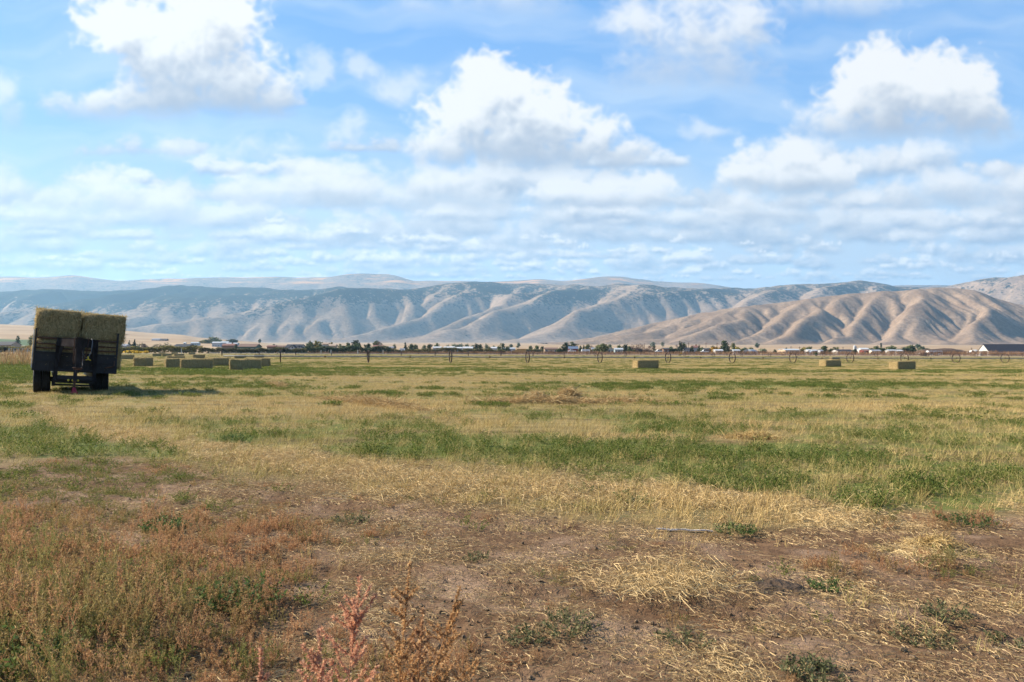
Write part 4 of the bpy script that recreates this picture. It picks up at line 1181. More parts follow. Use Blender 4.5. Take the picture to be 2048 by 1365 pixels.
def wheel_line(p0, ang, n, r, stub, label, detail=True):
    c, s = math.cos(ang), math.sin(ang)
    t = thing('wheel_line', label, 'irrigation pipe', (p0[0], p0[1], g1(p0[0], p0[1])), 0, 'wheel line sprinklers across the field')
    o0 = t.location
    rim, sp, hub = wheel_meshes(r)
    pos = [Vector((p0[0]+12.2*c*k, p0[1]+12.2*s*k, 0)) for k in range(n)]
    for p in pos: p.z = g1(p.x, p.y)+r-.02
    b = MB()
    start = pos[0]-Vector((c, s, 0))*stub; start.z = pos[0].z+.05
    pts = [start]
    for a, e in zip(pos, pos[1:]):
        m_ = (a+e)/2; m_.z -= .05; pts += [a, m_]
    pts += [pos[-1], pos[-1]+Vector((c, s, 0))*6]
    b.tube([q-o0 for q in pts], .08, 8)
    b.build('pipe', M_PIPE, t, smooth=True)
    for k, p in enumerate(pos):
        w = empty('wheel', p-o0, ang); w.parent = t
        for q in (rim, sp, hub):
            if k == 0: d = q
            else: d = q.copy(); COL.objects.link(d)
            d.parent = w; d.rotation_euler = (rnd.uniform(0, 6), 0, 0)
    spr = None
    for k in range(n-1):
        m_ = (pos[k]+pos[k+1])/2; m_.z -= .05
        if spr is None:
            b = MB(); b.lathe([(.07, -.12), (.095, -.12), (.095, .12), (.07, .12)], axis='X', n=12); b.tube([(0, 0, .06), (0, 0, .2)], .022, 6); b.box((0, 0, .22), (.08, .05, .06)); b.tube([(0, 0, -.06), (0, .0, -.17), (-.10, 0, -.30)], .016, 5)
            d = spr = b.build('sprinkler', M_WHEEL, t)
        else:
            d = spr.copy(); COL.objects.link(d); d.parent = t
        d.location = m_-o0; d.rotation_euler = (0, 0, ang)
    return t
def depth(px, py): return at(px, py)
q0 = Vector(((561-1024)/F*104, 104, 0))
wheel_line(q0, math.atan2(.299, .958)-R(.2), 13, .915, 7.5, 'long wheeled irrigation pipe in mid field, its tall open wheels standing clear of the grass')
q1 = Vector(((444-1024)/F*254, 254, 0))
wheel_line(q1, R(11.9), 28, .915, 4, 'second wheeled irrigation pipe along the far edge of the field, much smaller in view')

# ------------------------------------------------------------------ loose hay: windrow remains and clumps
def hay_heap(name, label, cat, c, size, n, seed, group=None, L=.28, w=.006, m=None):
    """a mound of tangled stalks"""
    s = Strips(seed); g = s.g; X_, Y_, Z_ = size
    # core
    for i in range(n):
        u = g.normal(0, .42); v = g.normal(0, .40)
        x, y = u*X_, v*Y_
        top = Z_*math.exp(-(u*u*2.2+v*v*2.6))*(.55+.6*abs(math.sin(u*7+seed)))
        z = g.uniform(.0, 1)**.6*top
        az = g.uniform(0, 6.283); el_ = g.normal(.15, .45)
        d = np.array([math.cos(az)*math.cos(el_), math.sin(az)*math.cos(el_), math.sin(el_)])*L*g.uniform(.4, 1.2)
        b0 = np.array([x, y, z+.01]); m_ = b0+d*.5+np.array([0, 0, abs(g.normal(.01, .02))]); e = b0+d+np.array([0, 0, -abs(g.normal(0, .03))]); e[2] = max(e[2], .004)
        s.strip([b0, m_, e], w*g.uniform(.7, 1.4), np.clip(g.normal(.5, .25)+.25*(z/Z_-.5), 0, 1), False)
    o = s.obj(name, m or M_PILE, link=True)
    o.location = c
    return tag(o, label, cat, group)
def ground_at(px, py, dz=0): p = at(px, py); p.z += dz; return p
hay_heap('hay_clump', 'largest rounded clump of loose hay standing at the right of the low heap', 'hay clump', ground_at(1138, 801), (.34, .28, .33), 2100, 1, 'clumps of loose hay')
hay_heap('hay_clump', 'small clump of loose hay left of the largest one', 'hay clump', ground_at(1074, 803), (.26, .22, .22), 1200, 2, 'clumps of loose hay')
hay_heap('windrow', 'low ridge of raked hay running under the two clumps', 'hay row', ground_at(1085, 808), (2.1, .34, .12), 4200, 3, 'remains of raked hay rows')
hay_heap('windrow', 'thin trail of pale straw to the right of the hay clumps', 'hay row', ground_at(1240, 805), (1.6, .25, .07), 1200, 4, 'remains of raked hay rows')
def trail(label, a, b_, n, seed, w_, h_, L=.28, w=.006, m=None):
    p, q = at(*a), at(*b_); d = q-p; Ln = math.hypot(d.x, d.y)
    o = hay_heap('windrow', label, 'hay row', (0, 0, 0), (Ln*.42, w_, h_), n, seed, 'remains of raked hay rows', L, w, m)
    o.location = (p+q)/2; o.location.z = g1(o.location.x, o.location.y); o.rotation_euler = (0, math.atan2(-(d.z), Ln), math.atan2(d.y, d.x))
trail('thin trail of pale straw slanting across the stubble right of the trailer', (630, 796), (890, 828), 3600, 5, .30, .11)
trail('faint wisp of straw lying beyond the slanting trail', (535, 770), (575, 778), 1800, 6, .22, .06)
trail('pale flattened straw on the green patch', (1440, 876), (1570, 879), 1500, 7, .14, .04, .16, .004, M_STRAW)
trail('heap of pale cut straw on rust-brown weeds near the right edge', (1790, 1106), (1930, 1092), 1100, 8, .08, .045, .11, .0026, M_STRAW)

# ------------------------------------------------------------------ small things on the bare ground
def make_lath():
    a, b_ = at(1312, 1063), at(1426, 1067)
    b = MB(); n = 8
    for k in range(n):
        p, q = a.lerp(b_, k/n), a.lerp(b_, (k+1)/n)
        p.z = g1(p.x, p.y)+.016+.004*math.sin(k*2.1); q.z = g1(q.x, q.y)+.016+.004*math.sin((k+1)*2.1)
        b.beam(p, q,   .011+.004*math.sin(k*1.7), .010)
    c = (a+b_)/2
    b.v = [tuple(Vector(v)-c) for v in b.v]
    o = b.build('wooden_lath', mat('weathered_white_wood', (.50, .45, .41), .8, .3, 30)); o.location = c
    tag(o, 'weathered whitish lath lying flat at the edge of the straw', 'wooden lath')
make_lath()
def make_mound():
    c = at(1545, 1178); n = 44
    xs = np.linspace(-1, 1, n); xx, yy = np.meshgrid(xs, xs)
    rr = np.hypot(xx*(1+.2*yy), yy); z = .034*sstep(1, .15, rr+.25*fbm(xx*2, yy*2, 3, 401)) * (1+.5*fbm(xx*4, yy*4, 4, 402)) + .010*fbm(xx*11, yy*11, 3, 403)*(rr < .95) - .02*sstep(.8, 1, rr)
    v = np.stack([xx*.27, yy*.20, z], -1).reshape(-1, 3)
    i, j = np.meshgrid(np.arange(n-1), np.arange(n-1), indexing='ij')
    q = np.stack([i*n+j, i*n+j+1, (i+1)*n+j+1, (i+1)*n+j], -1).reshape(-1, 4)
    o = np_mesh('dirt_mound', v, q, mat('dark_dug_soil', (.062, .040, .025), .95, .35, 22, bump=.8), smooth=True)
    o.location = c; tag(o, 'small dark mound of dug soil on the bare ground', 'dirt mound')
make_mound()

# single plants that stand out from the rest
def tall_weed(px_top, py_top, Y, lean, m, label, seed, width=.09, dens=26, side=0):
    """upright seeding weed: a stem set with short upcurved side spikes"""
    top = P(px_top, py_top, Y)
    base = Vector((top.x - lean, Y, 0)); base.z = g1(base.x, base.y)
    H = top.z-base.z
    s = Strips(seed); g = s.g
    k = 7
    sp = [np.array([lean*(i/(k-1))**1.4, .02*math.sin(i), H*i/(k-1)]) for i in range(k)]
    for j in range(3): s.strip(sp, .0055, .2+.15*j)
    def spike(p, d, L, n):
        d = np.asarray(d)/np.linalg.norm(d)
        q = [p, p+d*L*.5+np.array([0, 0, L*.06]), p+d*L+np.array([0, 0, L*.22])]
        s.strip(q, .0032, g.uniform(.1, .6))
        for i in range(n):
            t = g.uniform(.1, 1.05)*2; i0 = min(int(t), 1); pp = q[i0]*(1-(t-i0))+q[i0+1]*(t-i0)
            e = d*.7+g.normal(0, .75, 3)
            s.leaf(pp, e, g.uniform(.007, .014), .0048, np.clip(g.normal(.5, .3), 0, 1))
    for i in range(dens):
        t = g.uniform(.12, .97); f = t*(k-1); i0 = min(int(f), k-2); p = sp[i0]*(1-(f-i0))+sp[i0+1]*(f-i0)
        a = g.uniform(0, 6.283); L = width*g.uniform(.5, 1.3)*(1.25-t)
        spike(p, [math.cos(a), math.sin(a), g.uniform(.5, 1.2)], L, int(36+L*700))
    spike(sp[-2], sp[-1]-sp[-2], H*.2, 190)
    for j in range(side):
        a = g.uniform(-.4, .4)+(0 if j % 2 else math.pi); f = g.uniform(.5, 3); i0 = int(f); p = sp[i0]
        e = p+np.array([math.cos(a)*g.uniform(.10, .2), math.sin(a)*.1, g.uniform(.12, .25)])
        mid_ = (p+e)/2+np.array([0, 0, -.02]); s.strip([p, mid_, e], .004, .3)
        for i in range(7):
            t = g.uniform(.3, 1); pp = p*(1-t)+e*t; aa = g.uniform(0, 6.283)
            spike(pp, [math.cos(aa), math.sin(aa), .9], .05*g.uniform(.6, 1.2), 52)
    o = s.obj('tall_weed', m, link=True); o.location = base
    return tag(o, label, 'weed', 'tall seeding weeds close to the camera')
tall_weed(718, 1196, 2.05, .06, M_PINK, 'pink-red seeding weed, the nearest and reddest at the bottom of the view', 501, .20, 58, 7)
tall_weed(640, 1300, 1.95, -.03, M_PINK, 'short pink weed at the foot of the reddest one', 502, .16, 34, 5)
tall_weed(818, 1165, 2.2, .05, M_YELLOW, 'yellowing seeding weed, right of the pink one and tallest of the three', 503, .13, 46, 6)
tall_weed(915, 1205, 2.25, .17, M_YELLOW, 'loose brown weed leaning away to the right of the yellowing one', 504, .15, 44, 8)
tall_weed(845, 1255, 2.1, .03, M_WEED, 'slim brown weed between the yellowing and the leaning ones', 505, .09, 22, 4)
tall_weed(522, 1335, 1.9, .0, M_PINK, 'stubby pinkish weed tip low at the left of the pink weeds', 506, .09, 16, 2)
M_CLUMP = plant_material('green_weed_clump', [(0, (.03, .055, .016)), (.6, (.075, .115, .032)), (1, (.17, .19, .07))], None, .4)
M_CLUMP2 = plant_material('grey_green_weed_clump', [(0, (.045, .05, .024)), (.6, (.11, .115, .05)), (1, (.25, .22, .11))], None, .4)
def clump(px, py, r, h, m, label, seed, lf=.022, n=34):
    s = p_lucerne(seed, n, 12, r, h, lf)
    o = s.obj('weed_clump', m, link=True); o.location = at(px, py)
    tag(o, label, 'weed', 'low weed clumps on the bare ground')
for a in [(480, 1215, .24, .13, M_CLUMP, 'bright green leafy clump among rust-brown weeds', 601, .026, 60),
          (330, 1062, .22, .09, M_CLUMP, 'blue-green low clump beyond the rust-brown weeds', 602, .024, 80),
          (1130, 1262, .20, .08, M_CLUMP2, 'grey-green sprawling clump in front of the straw patch', 603, .018, 46),
          (1045, 1280, .14, .06, M_CLUMP2, 'smaller grey-green clump touching the sprawling one', 604, .017, 28),
          (1365, 1288, .16, .05, M_CLUMP2, 'flat green clump right of the sprawling grey-green one', 605, .016, 26),
          (1660, 1178, .18, .05, M_CLUMP, 'low bright clump just right of the dark soil mound', 606, .018, 30),
          (1890, 1236, .15, .07, M_CLUMP2, 'grey-green clump near the right edge, farther of two', 607, .018, 34),
          (1850, 1290, .20, .07, M_CLUMP2, 'grey-green clump near the right edge, nearer of two', 608, .018, 40),
          (2020, 1290, .14, .05, M_CLUMP2, 'dark flat clump cut by the right edge', 609, .016, 26),
          (1940, 1052, .26, .09, M_CLUMP, 'dark green clump at the rust-brown edge of the field', 610, .02, 46),
          (1170, 988, .26, .09, M_CLUMP, 'dark green clump in the pale straw, left of two', 611, .02, 40),
          (1268, 1006, .24, .10, M_CLUMP, 'dark green clump in the pale straw, right of two', 612, .02, 40),
          (1470, 1066, .20, .07, M_CLUMP, 'green clump just right of the whitish lath', 613, .02, 34),
          (470, 884, .34, .12, M_CLUMP, 'isolated dark green tuft on the straw lane', 614, .026, 50),
          (700, 1048, .20, .07, M_CLUMP2, 'olive clump on the bare track at mid left', 615, .017, 34),
          (60, 1345, .20, .22, M_CLUMP, 'bright green leafy stem at the bottom left corner', 616, .028, 16),
          (1625, 1352, .17, .05, M_CLUMP2, 'green clump at the bottom edge, right of centre', 617, .020, 50),
          (950, 1120, .13, .05, M_CLUMP2, 'small blue-green tuft on the track left of the straw patch', 618, .015, 22)]:
    clump(*a)
# ------------------------------------------------------------------ the settlement beyond the field
def foliage(name, c1, c2, c3):
    m, nt, b = newmat(name)
    t = attr(nt, 'tone')
    r = nt.nodes.new('ShaderNodeValToRGB'); e = r.color_ramp.elements; e.new(.5)
    for k, (p_, c_) in enumerate(((0, c1), (.5, c2), (1, c3))): e[k].position = p_; e[k].color = (*c_, 1)
    nt.links.new(t, r.inputs[0]); nt.links.new(r.outputs[0], b.inputs['Base Color'])
    b.inputs['Roughness'].default_value = .85; b.inputs['Specular IOR Level'].default_value = .15
    tr = nt.nodes.new('ShaderNodeBsdfTranslucent'); nt.links.new(r.outputs[0], tr.inputs['Color'])
    mx = nt.nodes.new('ShaderNodeMixShader'); mx.inputs[0].default_value = .2
    nt.links.new(b.outputs[0], mx.inputs[1]); nt.links.new(tr.outputs[0], mx.inputs[2]); nt.links.new(mx.outputs[0], nt.nodes['Material Output'].inputs['Surface'])
    return m
FOL = {
    'dark': foliage('dark_green_leaves', (.020, .032, .014), (.040, .058, .024), (.075, .095, .035)),
    'green': foliage('green_leaves', (.035, .055, .018), (.065, .090, .030), (.115, .135, .045)),
    'olive': foliage('olive_leaves', (.050, .060, .022), (.095, .105, .040), (.155, .155, .065)),
    'yellow': foliage('yellowing_leaves', (.10, .085, .018), (.19, .155, .032), (.30, .23, .05)),
    'orange': foliage('golden_leaves', (.16, .085, .015), (.30, .17, .025), (.45, .28, .04)),
    'grey': foliage('grey_green_leaves', (.07, .085, .05), (.12, .135, .08), (.19, .20, .12)),
    'conifer': foliage('conifer_needles', (.014, .022, .014), (.028, .040, .024), (.050, .064, .036)),
    'bare': foliage('bare_brown_twigs', (.085, .055, .042), (.14, .095, .075), (.20, .145, .115)),
    'hedge': foliage('hedge_leaves', (.045, .042, .016), (.085, .075, .028), (.15, .125, .04)),
    'hedgey': foliage('yellow_hedge_leaves', (.075, .068, .018), (.16, .135, .03), (.28, .21, .045)),
    'brown': foliage('brown_weed_stems', (.085, .045, .026), (.165, .092, .052), (.26, .165, .10)),
    'flower': foliage('golden_flowers', (.10, .10, .02), (.55, .33, .02), (.72, .45, .03)),
    'reed': foliage('tan_grass_blades', (.16, .085, .035), (.34, .205, .095), (.48, .33, .18)),
}
M_BARK = mat('grey_bark', (.10, .075, .055), .95, .4, 3)
def leaf_cloud(g, centres, radii, n, size, squash=1.0):
    """n small quads spread through and over the given blobs; returns verts, faces, tone"""
    centres = np.asarray(centres); radii = np.asarray(radii)
    wts = (radii.prod(1))**.7; k = g.choice(len(centres), n, p=wts/wts.sum())
    d = g.normal(size=(n, 3)); d /= np.linalg.norm(d, axis=1)[:, None]
    rr = g.random(n)**.38
    p = centres[k] + d*radii[k]*rr[:, None]*(1+.18*g.normal(size=n))[:, None]
    nrm = d + .55*g.normal(size=(n, 3)) + np.array([0, 0, .25]); nrm /= np.linalg.norm(nrm, axis=1)[:, None]
    a = np.cross(nrm, g.normal(size=(n, 3))); a /= np.linalg.norm(a, axis=1)[:, None]; b = np.cross(nrm, a)
    s = (size*g.uniform(.55, 1.35, n))[:, None]
    v = np.stack([p-a*s-b*s*.6, p+a*s*.3-b*s, p+a*s+b*s*.5, p-a*s*.2+b*s], 1).reshape(-1, 3)
    f = np.arange(4*n).reshape(n, 4)
    tone = np.clip(.5+.22*g.normal(size=n)+.18*g.normal(size=len(centres))[k], 0, 1)
    return v, f, np.repeat(tone, 4)
def tree(px, top, wpx, kind, fol, Y, label, group, cat='tree', n=420, base_lift=.05):
    x = (px-1024)/F*Y; z0 = g1(x, Y); H = max(HC+(HZ-top)*Y/F - z0, 1.5); W = wpx/F*Y*1.38
    seed = int(px*7+top*13) % 100000; g = np.random.default_rng(seed)
    nm = {'round': 'broadleaf_tree', 'tall': 'poplar_tree', 'cone': 'conifer_tree', 'bare': 'bare_tree', 'shrub': 'shrub', 'spread': 'broadleaf_tree'}[kind]
    t = thing(nm, label, cat, (x, Y, z0-.05), g.uniform(0, 6.28) if kind != 'spread' else 0, group)
    C, Rr = [], []
    if kind in ('round', 'spread'):
        m = 9 if kind == 'round' else 13
        for i in range(m):
            a = g.uniform(0, 6.28); h = g.uniform(.16, .86); q = g.uniform(.15, 1)*(.36 if h < .7 else .22)*W
            C.append((q*math.cos(a), q*math.sin(a), h*H)); r = g.uniform(.20, .32)*W; Rr.append((r, r, min(r*g.uniform(.7, 1), .22*H)))
        C.append((0, 0, .50*H)); Rr.append((.36*W, .36*W, .38*H)); C.append((.08*W, 0, .80*H)); Rr.append((.22*W, .22*W, .19*H))
    elif kind == 'tall':
        for i in range(12):
            h = .14+.80*i/11; r = W*.5*(.55+.45*math.sin(math.pi*min(h*1.05, 1)))*g.uniform(.75, 1.05)
            C.append((g.normal(0, .07)*W, g.normal(0, .07)*W, h*H)); Rr.append((r, r, H*.085))
    elif kind == 'cone':
        for i in range(13):
            h = .07+.90*i/12; r = W*.5*(1.02-h)*g.uniform(.8, 1.1)+.02*W
            C.append((g.normal(0, .03)*W, g.normal(0, .03)*W, h*H)); Rr.append((r, r, H*.06))
    elif kind == 'bare':
        for i in range(9):
            a = g.uniform(0, 6.28); h = g.uniform(.4, .92); q = g.uniform(.1, .4)*W
            C.append((q*math.cos(a), q*math.sin(a), h*H)); Rr.append((.22*W, .22*W, .16*H))
    else:
        for i in range(7):
            a = g.uniform(0, 6.28); q = g.uniform(0, .36)*W
            C.append((q*math.cos(a), q*math.sin(a), g.uniform(.30, .68)*H)); Rr.append((.22*W, .22*W, .30*H))
    sz = max(.16, (W*W*H)**(1/3)*.062)
    if kind == 'bare': n = int(n*.55); sz *= .6
    v, f, tn = leaf_cloud(g, C, Rr, n, sz)
    v[:, 2] = np.maximum(v[:, 2], .06*H if kind == 'shrub' else base_lift*H)
    np_mesh('crown', v, f, FOL[fol], attrs={'tone': tn}, parent=t)
    b = MB()
    if kind == 'shrub':
        for i in range(4):
            a = g.uniform(0, 6.28); b.tube([(0, 0, 0), (.12*W*math.cos(a), .12*W*math.sin(a), .45*H)], [.03*H, .012*H], 5)
        b.build('stems', M_BARK, t)
    else:
        r = max(.016*H, .10)
        b.tube([(0, 0, -.1), (.01*H, 0, .25*H), (0, .01*H, .5*H), (0, 0, .82*H)], [r*1.5, r, r*.7, r*.2], 7)
        if kind != 'cone':
            for i in range(6):
                a = 6.28*i/6+g.uniform(-.4, .4); h = g.uniform(.2, .5); q = W*g.uniform(.2, .34)
                b.tube([(0, 0, h*H), (q*.5*math.cos(a), q*.5*math.sin(a), (h+.10)*H), (q*math.cos(a), q*math.sin(a), (h+.27)*H)], [r*.6, r*.4, r*.14], 5)
        b.build('trunk', M_BARK, t)
    return t

WALLC = {'white': (.38, .37, .355), 'cream': (.52, .47, .38), 'tan': (.36, .27, .19), 'brown': (.17, .105, .07), 'grey': (.33, .33, .34), 'red': (.15, .032, .028), 'teal': (.22, .27, .28), 'green': (.08, .12, .085), 'blue': (.20, .25, .33)}
ROOFC = {'black': (.020, .021, .028), 'grey': (.20, .21, .24), 'brown': (.14, .085, .06), 'metal': (.30, .325, .35), 'blue': (.10, .13, .19), 'white': (.38, .39, .40), 'tan': (.30, .22, .16), 'dark': (.055, .05, .05), 'redbrown': (.17, .08, .06)}
MW = {k: mat(k+'_siding', c, .8, .12, 2) for k, c in WALLC.items()}
MR = {k: mat(k+'_roofing', c, .7, .2, 1.5) for k, c in ROOFC.items()}
M_PANE = mat('window_glass', (.045, .055, .07), .12, .2, 1, spec=.6)
M_TRIM = mat('white_trim', (.62, .62, .60), .6, .06, 2)
M_DOOR = mat('dark_door', (.06, .05, .05), .6, .2, 3)
def house(px0, px1, ridge, eave, Y, wall, roof, label, name='house', cat='house', gable=False, depth=None, nwin=3, rot=0.0, group='houses beyond the field', chimney=False, door=True):
    xc = ((px0+px1)/2-1024)/F*Y; W = (px1-px0)/F*Y; z0 = g1(xc, Y)
    zr = HC+(HZ-ridge)*Y/F-z0; ze = HC+(HZ-eave)*Y/F-z0
    ze = max(ze, 2.3); zr = max(zr, ze+.7)
    D = depth or min(max(.62*W, 6), 12)
    t = thing(name, label, cat, (xc, Y+D/2, z0), rot, group)
    b = MB(); ov = .35
    if gable:      # gable end to the viewer: ridge along y
        b.prism([(-W/2, -.6), (W/2, -.6), (W/2, ze), (0, zr-.12), (-W/2, ze)], -D/2, D/2)
    else:
        b.M = Matrix.Rotation(math.pi/2, 4, 'Z'); b.prism([(-D/2, -.6), (D/2, -.6), (D/2, ze), (0, zr-.12), (-D/2, ze)], -W/2, W/2); b.M = None
    b.build('wall', MW[wall], t)
    b = MB()
    hw = (W if gable else D)/2; ln = (D if gable else W)/2+ov
    sl = (zr-ze)/hw
    if not gable: b.M = Matrix.Rotation(math.pi/2, 4, 'Z')
    for s in (-1, 1):
        a = [(0, zr), (s*(hw+ov), ze-sl*ov), (s*(hw+ov), ze-sl*ov+.16), (0, zr+.17)]
        b.prism(a, -ln, ln)
    rf = b.build('roof', MR[roof], t)
    if chimney: b = MB(); b.box((W*.22, .8, zr+.1), (.8, .8, 1.5)); b.box((W*.22, .8, zr+.88), (.95, .95, .12)); b.build('chimney', MW['brown'], rf)
    b = MB(); b.box((0, -(D/2) if gable else -(D/2), ze-.03) if False else (0, -D/2-.03, .12), (W*1.002, .06, .3)); b.build('footing', MW['grey'], t)
    n = nwin
    for i in range(n):
        wx = -W/2+W*(i+.5)/n + (.18*W/n if i % 2 else 0)
        if door and i == n//2: continue
        wz = min(ze*.62, 1.7); w_, h_ = min(1.5, W/n*.45), min(1.2, ze*.4)
        b = MB(); b.box((wx, -D/2-.02, wz), (w_+.22, .05, h_+.22)); fr = b.build('window', M_TRIM, t)
        b = MB(); b.box((wx, -D/2-.05, wz), (w_, .03, h_)); b.build('pane', M_PANE, fr)
    if door:
        wx = -W/2+W*(n//2+.5)/n
        b = MB(); b.box((wx, -D/2-.03, 1.02), (1.0, .06, 2.04)); b.box((wx+.36, -D/2-.08, 1.0), (.06, .05, .12)); b.build('door', M_DOOR, t)
    return t

def hedge(px0, px1, top, Y, fol, label, n, depth=3.0, size=.26, name='hedge', seed=0, cat='hedge', ragged=.3, group=None, kind=None):
    x0, x1 = (px0-1024)/F*Y, (px1-1024)/F*Y; xc = (x0+x1)/2; z0 = g1(xc, Y)
    g = np.random.default_rng(900+seed)
    xs = g.uniform(x0, x1, n); ys = Y+g.uniform(0, depth, n)
    zg = gz(xs, ys); ztop = HC+(HZ-top)*Y/F
    hh = (ztop-zg)*(1+ragged*fbm(xs/7.0+seed, xs*0+seed*.7, 3, 950+seed)*1.6)
    hh = np.maximum(hh, .4)
    f_ = g.random(n)**.6
    zs = zg + f_*hh
    # hummocky front
    ys = ys - .6*pn(xs/2.5, zs/1.5, 960+seed)
    nrm = np.stack([g.normal(0, .6, n), -np.abs(g.normal(.3, .5, n)), g.normal(.45, .5, n)+.6*(f_ > .8)], 1); nrm /= np.linalg.norm(nrm, axis=1)[:, None]
    a = np.cross(nrm, g.normal(size=(n, 3))); a /= np.linalg.norm(a, axis=1)[:, None]; b = np.cross(nrm, a)
    s = (size*g.uniform(.5, 1.4, n))[:, None]
    p = np.stack([xs, ys, zs], 1)-np.array([xc, Y, z0])
    if kind == 'stems':
        up = np.array([0, 0, 1.0])[None]; a = a*.25; b = up*1.8+.5*g.normal(size=(n, 3))*.5
    v = np.stack([p-a*s-b*s*.6, p+a*s*.4-b*s, p+a*s+b*s*.5, p-a*s*.2+b*s], 1).reshape(-1, 3)
    v[:, 2] = np.maximum(v[:, 2], -1.2)
    tone = np.repeat(np.clip(.5+.25*g.normal(size=n)+.5*pn(xs/5.0, zs/2, 970+seed), 0, 1), 4)
    o = np_mesh(name, v, np.arange(4*n).reshape(n, 4), FOL[fol], attrs={'tone': tone}); o.location = (xc, Y, z0)
    return o
tag(hedge(-30, 66, 693.5, 372, 'hedgey', '', 2600, seed=1), 'yellow-green hedge left of the trailer, behind the tan grass', 'hedge', 'hedges along the field edge')
tag(hedge(236, 402, 694, 372, 'hedgey', '', 5200, seed=2), 'yellow-topped hedge just right of the trailer, behind the golden flowers', 'hedge', 'hedges along the field edge')
tag(hedge(398, 610, 697, 366, 'hedge', '', 6200, seed=3), 'long brownish hedge below the house with the black gabled roof', 'hedge', 'hedges along the field edge')
tag(hedge(604, 780, 694.5, 372, 'dark', '', 5200, seed=4), 'dark green hedge right of the black-roofed house, tallest in its middle', 'hedge', 'hedges along the field edge')
tag(hedge(770, 1010, 699, 380, 'hedge', '', 5200, seed=5, ragged=.5), 'low uneven brush before the white trailers at mid left', 'hedge', 'hedges along the field edge')
for k, (a0, a1, tp, Y_, fo_, lab, n_) in enumerate([
    (1112, 1270, 700, 520, 'hedge', 'low brush around the red barn and the big round olive tree', 4200),
    (1262, 1345, 699, 545, 'bare', 'low leafless brush under the row of bare brown trees', 2600),
    (1340, 1490, 699.8, 540, 'dark', 'low dark brush around the two-storey white house', 4200),
    (1600, 1730, 700.5, 540, 'hedge', 'low brush between the long pale shed and the white silo', 3400),
    (1735, 1860, 699.5, 575, 'dark', 'low dark brush tying the right-hand groves together', 3600),
    (1000, 1115, 699.5, 600, 'hedge', 'low brush left of the brown-roofed tan house', 2600),
    (60, 345, 690.5, 620, 'hedge', 'low brush line beyond the pair of dark firs', 3000)]):
    tag(hedge(a0, a1, tp, Y_, fo_, '', n_, seed=20+k, ragged=.6, size=.42, name='brush'), lab, 'brush', 'brush around the distant houses')
o = hedge(600, 2150, 704.8, 366, 'brown', '', 26000, depth=26, size=.30, name='brown_weeds', seed=6, ragged=.35, kind='stems')
tag(o, 'tall rust-brown dry weeds along the far edge of the field', 'dry weeds', kind='stuff')
o = hedge(-60, 68, 704.5, 70, 'reed', '', 5200, depth=16, size=.10, name='tan_grass', seed=7, ragged=.5, kind='stems')
tag(o, 'tall tan grass on the bank left of the trailer', 'tall grass', kind='stuff')
tree(268, 701, 34, 'shrub', 'flower', 350, 'wide mass of golden flowers under the yellow-topped hedge', 'golden flowering bushes', 'flower bush', n=520)
tree(293, 702.5, 14, 'shrub', 'flower', 350, 'smaller patch of golden flowers, right of the wide one', 'golden flowering bushes', 'flower bush', n=260)
tree(1360, 705, 6, 'shrub', 'orange', 345, 'lone golden bush among the brown weeds just right of the sixth irrigation wheel', 'golden flowering bushes', 'flower bush', n=160)
tree(1633, 704, 8, 'shrub', 'dark', 349, 'small dark bush alone in the brown weeds at right', None, 'shrub', n=200)

